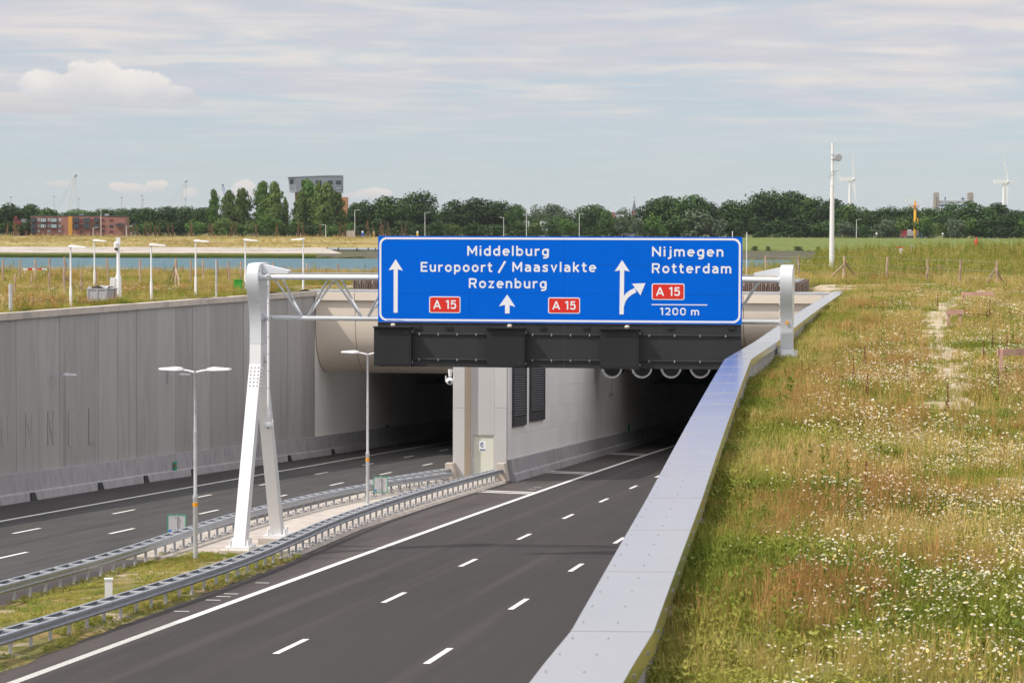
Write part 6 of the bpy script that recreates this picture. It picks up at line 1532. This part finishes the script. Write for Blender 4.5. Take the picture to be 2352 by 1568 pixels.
# ------------------------------------------------------------------ grasses, weeds and flowers
def leafmat(name, cols, rough=.8):
    """blade material: colour picked per plant from the instance's own tint value"""
    m = bpy.data.materials.new(name); m.use_nodes = True; nt = m.node_tree; ns, ls = nt.nodes, nt.links; b = ns['Principled BSDF']
    b.inputs['Roughness'].default_value = rough; b.inputs['Specular IOR Level'].default_value = .25
    a = ns.new('ShaderNodeAttribute'); a.attribute_type = 'INSTANCER'; a.attribute_name = 'tint'
    cr = ns.new('ShaderNodeValToRGB'); e = cr.color_ramp.elements
    for i, c in enumerate(cols):
        x = e[i] if i < 2 else e.new(i/(len(cols)-1)); x.position = i/(len(cols)-1); x.color = (*c, 1)
    ls.new(a.outputs['Fac'], cr.inputs['Fac']); ls.new(cr.outputs[0], b.inputs['Base Color'])
    tr = ns.new('ShaderNodeBsdfTranslucent'); ls.new(cr.outputs[0], tr.inputs['Color']); mx = ns.new('ShaderNodeMixShader'); mx.inputs[0].default_value = .28
    ls.new(b.outputs[0], mx.inputs[1]); ls.new(tr.outputs[0], mx.inputs[2]); ls.new(mx.outputs[0], ns['Material Output'].inputs['Surface']); return m
M['blade_green'] = leafmat('blade_green', [(.16,.205,.026),(.25,.27,.040),(.38,.345,.080),(.19,.245,.032)])
M['blade_straw'] = leafmat('blade_straw', [(.42,.215,.075),(.49,.32,.105),(.57,.44,.165),(.52,.42,.135)])
M['weed_leaf'] = leafmat('weed_leaf', [(.11,.16,.022),(.17,.21,.03),(.25,.23,.045)])
M['petal'] = mat('petal', (.66,.635,.55), .8, spec=.1); M['flower_eye'] = mat('flower_eye', (.70,.52,.12), .8)
M['dock_brown'] = mat('dock_brown', (.13,.035,.018), .9, var=(.20,.06,.03), scale=5)
def blades(n, h0, h1, w, spread, seed, lean=.35, mi=0):
    r = random.Random(seed); mb = MB()
    for _ in range(n):
        a = r.uniform(0, 6.283); q = spread*math.sqrt(r.random()); x, y = q*math.cos(a), q*math.sin(a); h = r.uniform(h0, h1); l = h*lean*r.random(); b = r.uniform(0, 6.283)
        dx, dy = math.cos(b), math.sin(b); px, py = -dy*w/2, dx*w/2
        mb.add([(x-px,y-py,0),(x+px,y+py,0),(x+dx*l*.4+px*.7,y+dy*l*.4+py*.7,h*.6),(x+dx*l*.4-px*.7,y+dy*l*.4-py*.7,h*.6),(x+dx*l,y+dy*l,h)], [(0,1,2,3),(3,2,4)], mi)
    return mb
def p_green(seed, s=1.0): return blades(30, .06*s, .24*s, .012*s, .18*s, seed, .7)
def p_straw(seed, s=1.0):
    mb = blades(13, .16*s, .40*s, .006*s, .17*s, seed, .45, 1); r = random.Random(seed+3)
    for _ in range(7):
        a = r.uniform(0, 6.283); q = .18*s*r.random(); x, y = q*math.cos(a), q*math.sin(a); h = r.uniform(.26, .46)*s; dx = r.uniform(-.05,.05)*s
        mb.add([(x-.003*s,y,0),(x+.003*s,y,0),(x+dx,y,h*.85)], [(0,1,2)], 1)
        mb.add([(x+dx-.007*s,y,h*.80),(x+dx+.007*s,y,h*.80),(x+dx*1.3,y+.02*s,h)], [(0,1,2)], 1)
    m2 = blades(18, .05*s, .20*s, .012*s, .18*s, seed+9, .6); mb.add(m2.v, m2.f, 0); return mb
def p_weed(seed, s=1.0):
    r = random.Random(seed); mb = MB()
    for _ in range(22):
        a = r.uniform(0, 6.283); z = r.uniform(.02, .16)*s; q = r.uniform(.03, .20)*s; l = r.uniform(.05, .11)*s; x, y = q*math.cos(a), q*math.sin(a); dx, dy = math.cos(a), math.sin(a); w = l*.4
        mb.add([(x,y,z),(x+dx*l*.5-dy*w,y+dy*l*.5+dx*w,z+.02),(x+dx*l,y+dy*l,z-.01),(x+dx*l*.5+dy*w,y+dy*l*.5-dx*w,z+.02)], [(0,3,2,1)], 0)
    return mb
def p_flower(seed, s=1.0, n=20, head=.013):
    r = random.Random(seed); mb = blades(16, .06*s, .22*s, .011*s, .19*s, seed, .6)
    for _ in range(n):
        a = r.uniform(0, 6.283); q = .26*s*math.sqrt(r.random()); x, y = q*math.cos(a), q*math.sin(a); h = r.uniform(.12, .30)*s; R_ = head*r.choice((.6,.8,.9,1.0,1.1,1.6))
        mb.add([(x*.7-.003,y*.7,0),(x*.7+.003,y*.7,0),(x,y,h)], [(0,1,2)], 0)
        tx, ty = r.uniform(-.5,.5), r.uniform(-.6,.3); k = 6
        vs = [(x+R_*math.cos(6.283*i/k), y+R_*math.sin(6.283*i/k), h+R_*(tx*math.cos(6.283*i/k)+ty*math.sin(6.283*i/k))) for i in range(k)]
        mb.add(vs, [tuple(range(k))], 2)
        e_ = R_*r.choice((.42,.5,.5,.62,1.02)); vs = [(x+e_*math.cos(6.283*i/5), y+e_*math.sin(6.283*i/5), h+.005+e_*(tx*math.cos(6.283*i/5)+ty*math.sin(6.283*i/5))) for i in range(5)]
        if r.random() < .8: mb.add(vs, [tuple(range(5))], 3)
    return mb
def p_spire(seed, s=1.0):
    mb = MB(); r = random.Random(seed)
    for st in range(3):
        bx, by, H = r.uniform(-.1,.1), r.uniform(-.1,.1), r.uniform(.4, .75)*s
        for _ in range(34):
            z = H*r.random(); a = r.uniform(0, 6.283); l = (.09-.05*z/H)*s*1.3; dx, dy = math.cos(a), math.sin(a); w = .012*s
            mb.add([(bx-dy*w,by+dx*w,z),(bx+dy*w,by-dx*w,z),(bx+dx*l,by+dy*l,z+.05*s)], [(0,1,2)], 0)
    return mb
def p_dock(seed, s=1.0):
    mb = MB(); r = random.Random(seed); H = .62*s; mb.tube((0,0,0),(0,0,H),.006,n=4,mi=4)
    for _ in range(46):
        z = H*(.3+.7*r.random()); a = r.uniform(0, 6.283); q = .035*s*(1.2-z/H); mb.sphere((q*math.cos(a),q*math.sin(a),z), .011*s, 4, 3, 4)
    return mb
def scatter(name, protos, pts, vid, rot, scl, tint):
    """one object: its mesh holds the plant shapes (numbered) and loose points; a node tree sets the shapes on the points"""
    K = len(protos); V, F, MI, PID = [], [], [], []
    for k, mb in enumerate(protos):
        o = len(V); V += [tuple(v) for v in mb.v]; F += [tuple(i+o for i in f) for f in mb.f]; MI += mb.m; PID += [100+k]*len(mb.v)
    nv = len(V); me = bpy.data.meshes.new(name); me.from_pydata(V+[tuple(p) for p in pts], [], F)
    for m_ in ('blade_green','blade_straw','petal','flower_eye','dock_brown'): me.materials.append(M[m_])
    me.polygons.foreach_set('material_index', MI); n = len(pts)
    def attr(nm, ty, arr):
        a = me.attributes.new(nm, ty, 'POINT'); a.data.foreach_set('value', arr)
    attr('vid', 'INT', np.concatenate([np.array(PID, 'i'), np.asarray(vid, 'i')])); z = np.zeros(nv, 'f')
    attr('rot', 'FLOAT', np.concatenate([z, np.asarray(rot, 'f')])); attr('scl', 'FLOAT', np.concatenate([z, np.asarray(scl, 'f')])); attr('tint', 'FLOAT', np.concatenate([z, np.asarray(tint, 'f')]))
    me.update(); ob = put(me, name); tag(ob, kind='stuff')
    ng = bpy.data.node_groups.new(name, 'GeometryNodeTree'); ng.interface.new_socket('Geometry', in_out='INPUT', socket_type='NodeSocketGeometry'); ng.interface.new_socket('Geometry', in_out='OUTPUT', socket_type='NodeSocketGeometry')
    N, L = ng.nodes, ng.links; gi, go = N.new('NodeGroupInput'), N.new('NodeGroupOutput'); jn_ = N.new('GeometryNodeJoinGeometry')
    def named(nm, ty): a = N.new('GeometryNodeInputNamedAttribute'); a.data_type = ty; a.inputs['Name'].default_value = nm; return a.outputs['Attribute']
    va, ra, sa = named('vid', 'INT'), named('rot', 'FLOAT'), named('scl', 'FLOAT')
    cx = N.new('ShaderNodeCombineXYZ'); L.new(ra, cx.inputs[2])
    def eq(v):
        c = N.new('FunctionNodeCompare'); c.data_type = 'INT'; c.operation = 'EQUAL'; ii = [s for s in c.inputs if s.type == 'INT']; L.new(va, ii[0]); ii[1].default_value = v; return c.outputs[0]
    for k in range(K):
        a = N.new('GeometryNodeSeparateGeometry'); a.domain = 'POINT'; L.new(gi.outputs[0], a.inputs[0]); L.new(eq(100+k), a.inputs[1])
        b = N.new('GeometryNodeSeparateGeometry'); b.domain = 'POINT'; L.new(gi.outputs[0], b.inputs[0]); L.new(eq(k), b.inputs[1])
        i = N.new('GeometryNodeInstanceOnPoints'); L.new(b.outputs[0], i.inputs['Points']); L.new(a.outputs[0], i.inputs['Instance'])
        e2r = N.new('FunctionNodeEulerToRotation'); L.new(cx.outputs[0], e2r.inputs[0]); L.new(e2r.outputs[0], i.inputs['Rotation']); L.new(sa, i.inputs['Scale']); L.new(i.outputs[0], jn_.inputs[0])
    L.new(jn_.outputs[0], go.inputs[0]); md = ob.modifiers.new('plants', 'NODES'); md.node_group = ng; return ob
from mathutils import noise as mnoise
def fbm(x, y, sc, sd): return mnoise.fractal(Vector((x*sc, y*sc, sd)), 1.0, 2.0, 3)*.5+.5
def choose(x, y, edge):
    """kind of plant at a place; edge = metres from the wall"""
    a, b, c = fbm(x, y, .11, 1.7), fbm(x, y, .32, 5.2), fbm(x, y, .9, 9.1); r = nrg.rand()
    sand = fbm(x, y, .13, 21.3)*.7+fbm(x, y, .5, 2.3)*.3
    if sand > .585 and edge > 2.2 and y > 34 and r < .8: return None
    if nrg.rand() < .93*min(1, 1.6*on_path(x, y)): return None
    fl = (.22+.78*sstep(.34, .66, a*.35+c*.65)) * sstep(.55, 2.3, edge/(max(y, 20)/30)**.6); far = (1-.50*sstep(55, 95, y))*(1-.45*sstep(95, 150, y))
    if r < .60*fl*far: return 3 if nrg.rand() < .45*fl else 4
    if r > .9945: return 6 if edge > .9 else 5
    if r > .9936 and edge > 2 and y > 30: return 7
    st = sstep(.36, .62, b) * (sstep(.1, 1.2, edge)*.5+.5)
    r2 = nrg.rand()
    if r2 < .52*st: return 2
    return 5 if r2 > .86 else (0 if nrg.rand() < .5 else 1)
def protos(s, head=.013): return [p_green(1, s), p_green(2, s), p_straw(3, s), p_flower(4, s, 15, head), p_flower(5, s, 7, head), p_weed(6, s), p_spire(7, s), p_dock(8, s)]
def field(name, Y0, Y1, dens, prot, region, smin=.7, smax=1.25, pick=choose, slow=1.0):
    pts, vid, rot, scl, tin = [], [], [], [], []
    n = int(region['area']*dens)
    for _ in range(n):
        p = region['sample']()
        if p is None: continue
        x, y, edge = p; k = pick(x, y, edge)
        if k is None: continue
        pts.append((x, y, ground(x, y)-.015)); vid.append(k); rot.append(nrg.rand()*6.283)
        near = .55+.45*min(1, edge/1.2)
        scl.append((smin+(smax-smin)*nrg.rand())*(near if k in (2,3,4) else 1.0)*(.75+.5*fbm(x, y, .25, 3.3))); tin.append(min(1, max(0, (fbm(x, y, .18, 7.7)-.5)*1.5+.42+nrg.rand()*.4-.15)))
    return scatter(name, prot, pts, vid, rot, scl, tin)
def right_region(Y0, Y1, margin=2.0):
    def smp():
        y = math.sqrt(Y0*Y0+(Y1*Y1-Y0*Y0)*nrg.rand()); s = y*SY; x0 = 0
        for _ in range(3): x0, yy = XY(s, lerp(COPE, s)+CW+.02); s += (y-yy)/SY
        x1 = .225*y+margin+.8; 
        if x1 < x0: return None
        x = x0+(x1-x0)*nrg.rand(); return x, y, x-x0
    return {'sample': smp, 'area': .5*(Y1*Y1-Y0*Y0)*.185}
field('meadow_plants', 16, 48, 64, protos(1.0, .0135), right_region(16, 48))
field('meadow_plants', 48, 95, 30, protos(1.1, .018), right_region(48, 95), .8, 1.3)
field('meadow_plants', 95, 168, 11, protos(1.2, .026), right_region(95, 168), .75, 1.25)
def back_region(Y0, Y1, u0, u1):
    def smp():
        y = math.sqrt(Y0*Y0+(Y1*Y1-Y0*Y0)*nrg.rand()); u = u0+(u1-u0)*nrg.rand(); x = u*y; s, n = x*SX+y*SY, x*SY-y*SX
        if s < 183 and -38.5 < n < -4.5 and not (s > 171 and n < -34.2): return None
        if s < 168 and n < -3: return None
        if ground(x, y) < -7: return None
        return x, y, 4.0
    return {'sample': smp, 'area': .5*(Y1*Y1-Y0*Y0)*(u1-u0)}
def choose_back(x, y, e):
    k = choose(x, y, e); 
    if x > 20 and y > 200: return (nrg.randint(2) if nrg.rand() < .74 else (6 if nrg.rand() < .4 else (2 if nrg.rand() < .6 else 4)))
    return k
field('meadow_plants', 168, 262, 7.0, protos(1.45, .024), back_region(168, 262, -.225, .225), .7, 1.2, choose_back)
field('meadow_plants', 262, 350, 4.5, protos(1.8, .026), back_region(262, 350, .05, .2), .7, 1.2, choose_back)
def left_region(Y0, Y1):
    def smp():
        y = math.sqrt(Y0*Y0+(Y1*Y1-Y0*Y0)*nrg.rand()); s = y*SY; x1 = 0
        for _ in range(3): x1, yy = XY(s, lw_n(s)-.6); s += (y-yy)/SY
        x0 = -.23*y
        if x1 < x0: return None
        x = x0+(x1-x0)*nrg.rand(); return x, y, (x1-x)+2
    return {'sample': smp, 'area': .5*(Y1*Y1-Y0*Y0)*.10}
field('meadow_plants', 104, 172, 12, protos(1.25, .022), left_region(104, 172), .75, 1.25)
def bank_z(x, y):
    return lerp([(1118,-7.35),(1150,-5.7),(1204,-3.85),(1250,-3.2)] if x < XE+8 else [(1120,-8.3),(1150,-6.7),(1215,-3.4),(1250,-2.9)], y)
_g = ground; ground = lambda x, y: lerp([(1096,-9.62),(1118,-7.35)], y)
field('revetment_weeds', 0, 0, 1.0, protos(2.6, .08), {'area': 90, 'sample': lambda: (-265+190*nrg.rand(), 1098+19*nrg.rand(), 4.0)}, .4, 1.0, lambda x, y, e: 5 if nrg.rand() < .6 else 0)
ground = bank_z
field('far_bank_plants', 0, 0, 1.0, protos(3.4, .10), {'area': 5200, 'sample': lambda: (lambda y, x: (x, y, 4.0))(1119+131*nrg.rand(), -265+200*nrg.rand())}, .5, 1.2, lambda x, y, e: (lambda f, q: (2 if q < .55 else 5 if q < .75 else 0 if q < .93 else 4) if f > .42 else None)(fbm(x, y*2, .05, 3.), nrg.rand()))
field('far_bank_plants', 0, 0, 1.0, protos(3.0, .10), {'area': 1500, 'sample': lambda: (lambda y, x: (x, y, 4.0))(1120+12*nrg.rand()**2+118*(nrg.rand() < .25)*nrg.rand(), 90+170*nrg.rand())}, .5, 1.1, lambda x, y, e: 5 if nrg.rand() < .5 else 0)
ground = _g
# grass on the median strip
def med_region():
    def smp():
        s = 44+38.5*nrg.rand(); c = nrg.rand(); n = med_l(s)+(med_r(s)-med_l(s))*c; x, y = XY(s, n)
        if fbm(x, y, .5, 40.) < .40 or (min(c, 1-c) < .10 and nrg.rand() < .6): return None
        return x, y, min(c, 1-c)*4
    return {'sample': smp, 'area': 38.5*4.5}
_g = ground
def ground(x, y):
    s, n = x*SX+y*SY, x*SY-y*SX; c = (n-.00007*(s-60)**2-med_l(s))/(med_r(s)-med_l(s)); return roadz(s, n)+.02+.10*math.sin(math.pi*min(1,max(0,c)))**.6
field('median_grass', 0, 0, 58, protos(.55, .007), med_region(), .6, 1.15, lambda x, y, e: (5 if nrg.rand() < .33 else (2 if nrg.rand() < .22 else (4 if nrg.rand() < .03 else (0 if nrg.rand() < .5 else 1)))))
ground = _g

# ------------------------------------------------------------------ air
hm = bpy.data.materials.new('haze_air'); hm.use_nodes = True; nt = hm.node_tree; nt.nodes.remove(nt.nodes['Principled BSDF'])
pv = nt.nodes.new('ShaderNodeVolumePrincipled'); pv.inputs['Density'].default_value = 2.6e-5; pv.inputs['Color'].default_value = (.86,.92,1.0,1); pv.inputs['Anisotropy'].default_value = .2
nt.links.new(pv.outputs[0], nt.nodes['Material Output'].inputs['Volume'])
M['haze_air'] = hm
tag(MB().box((0, 7000, 40), (24000, 16000, 160)).build('haze', 'haze_air'), kind='stuff')
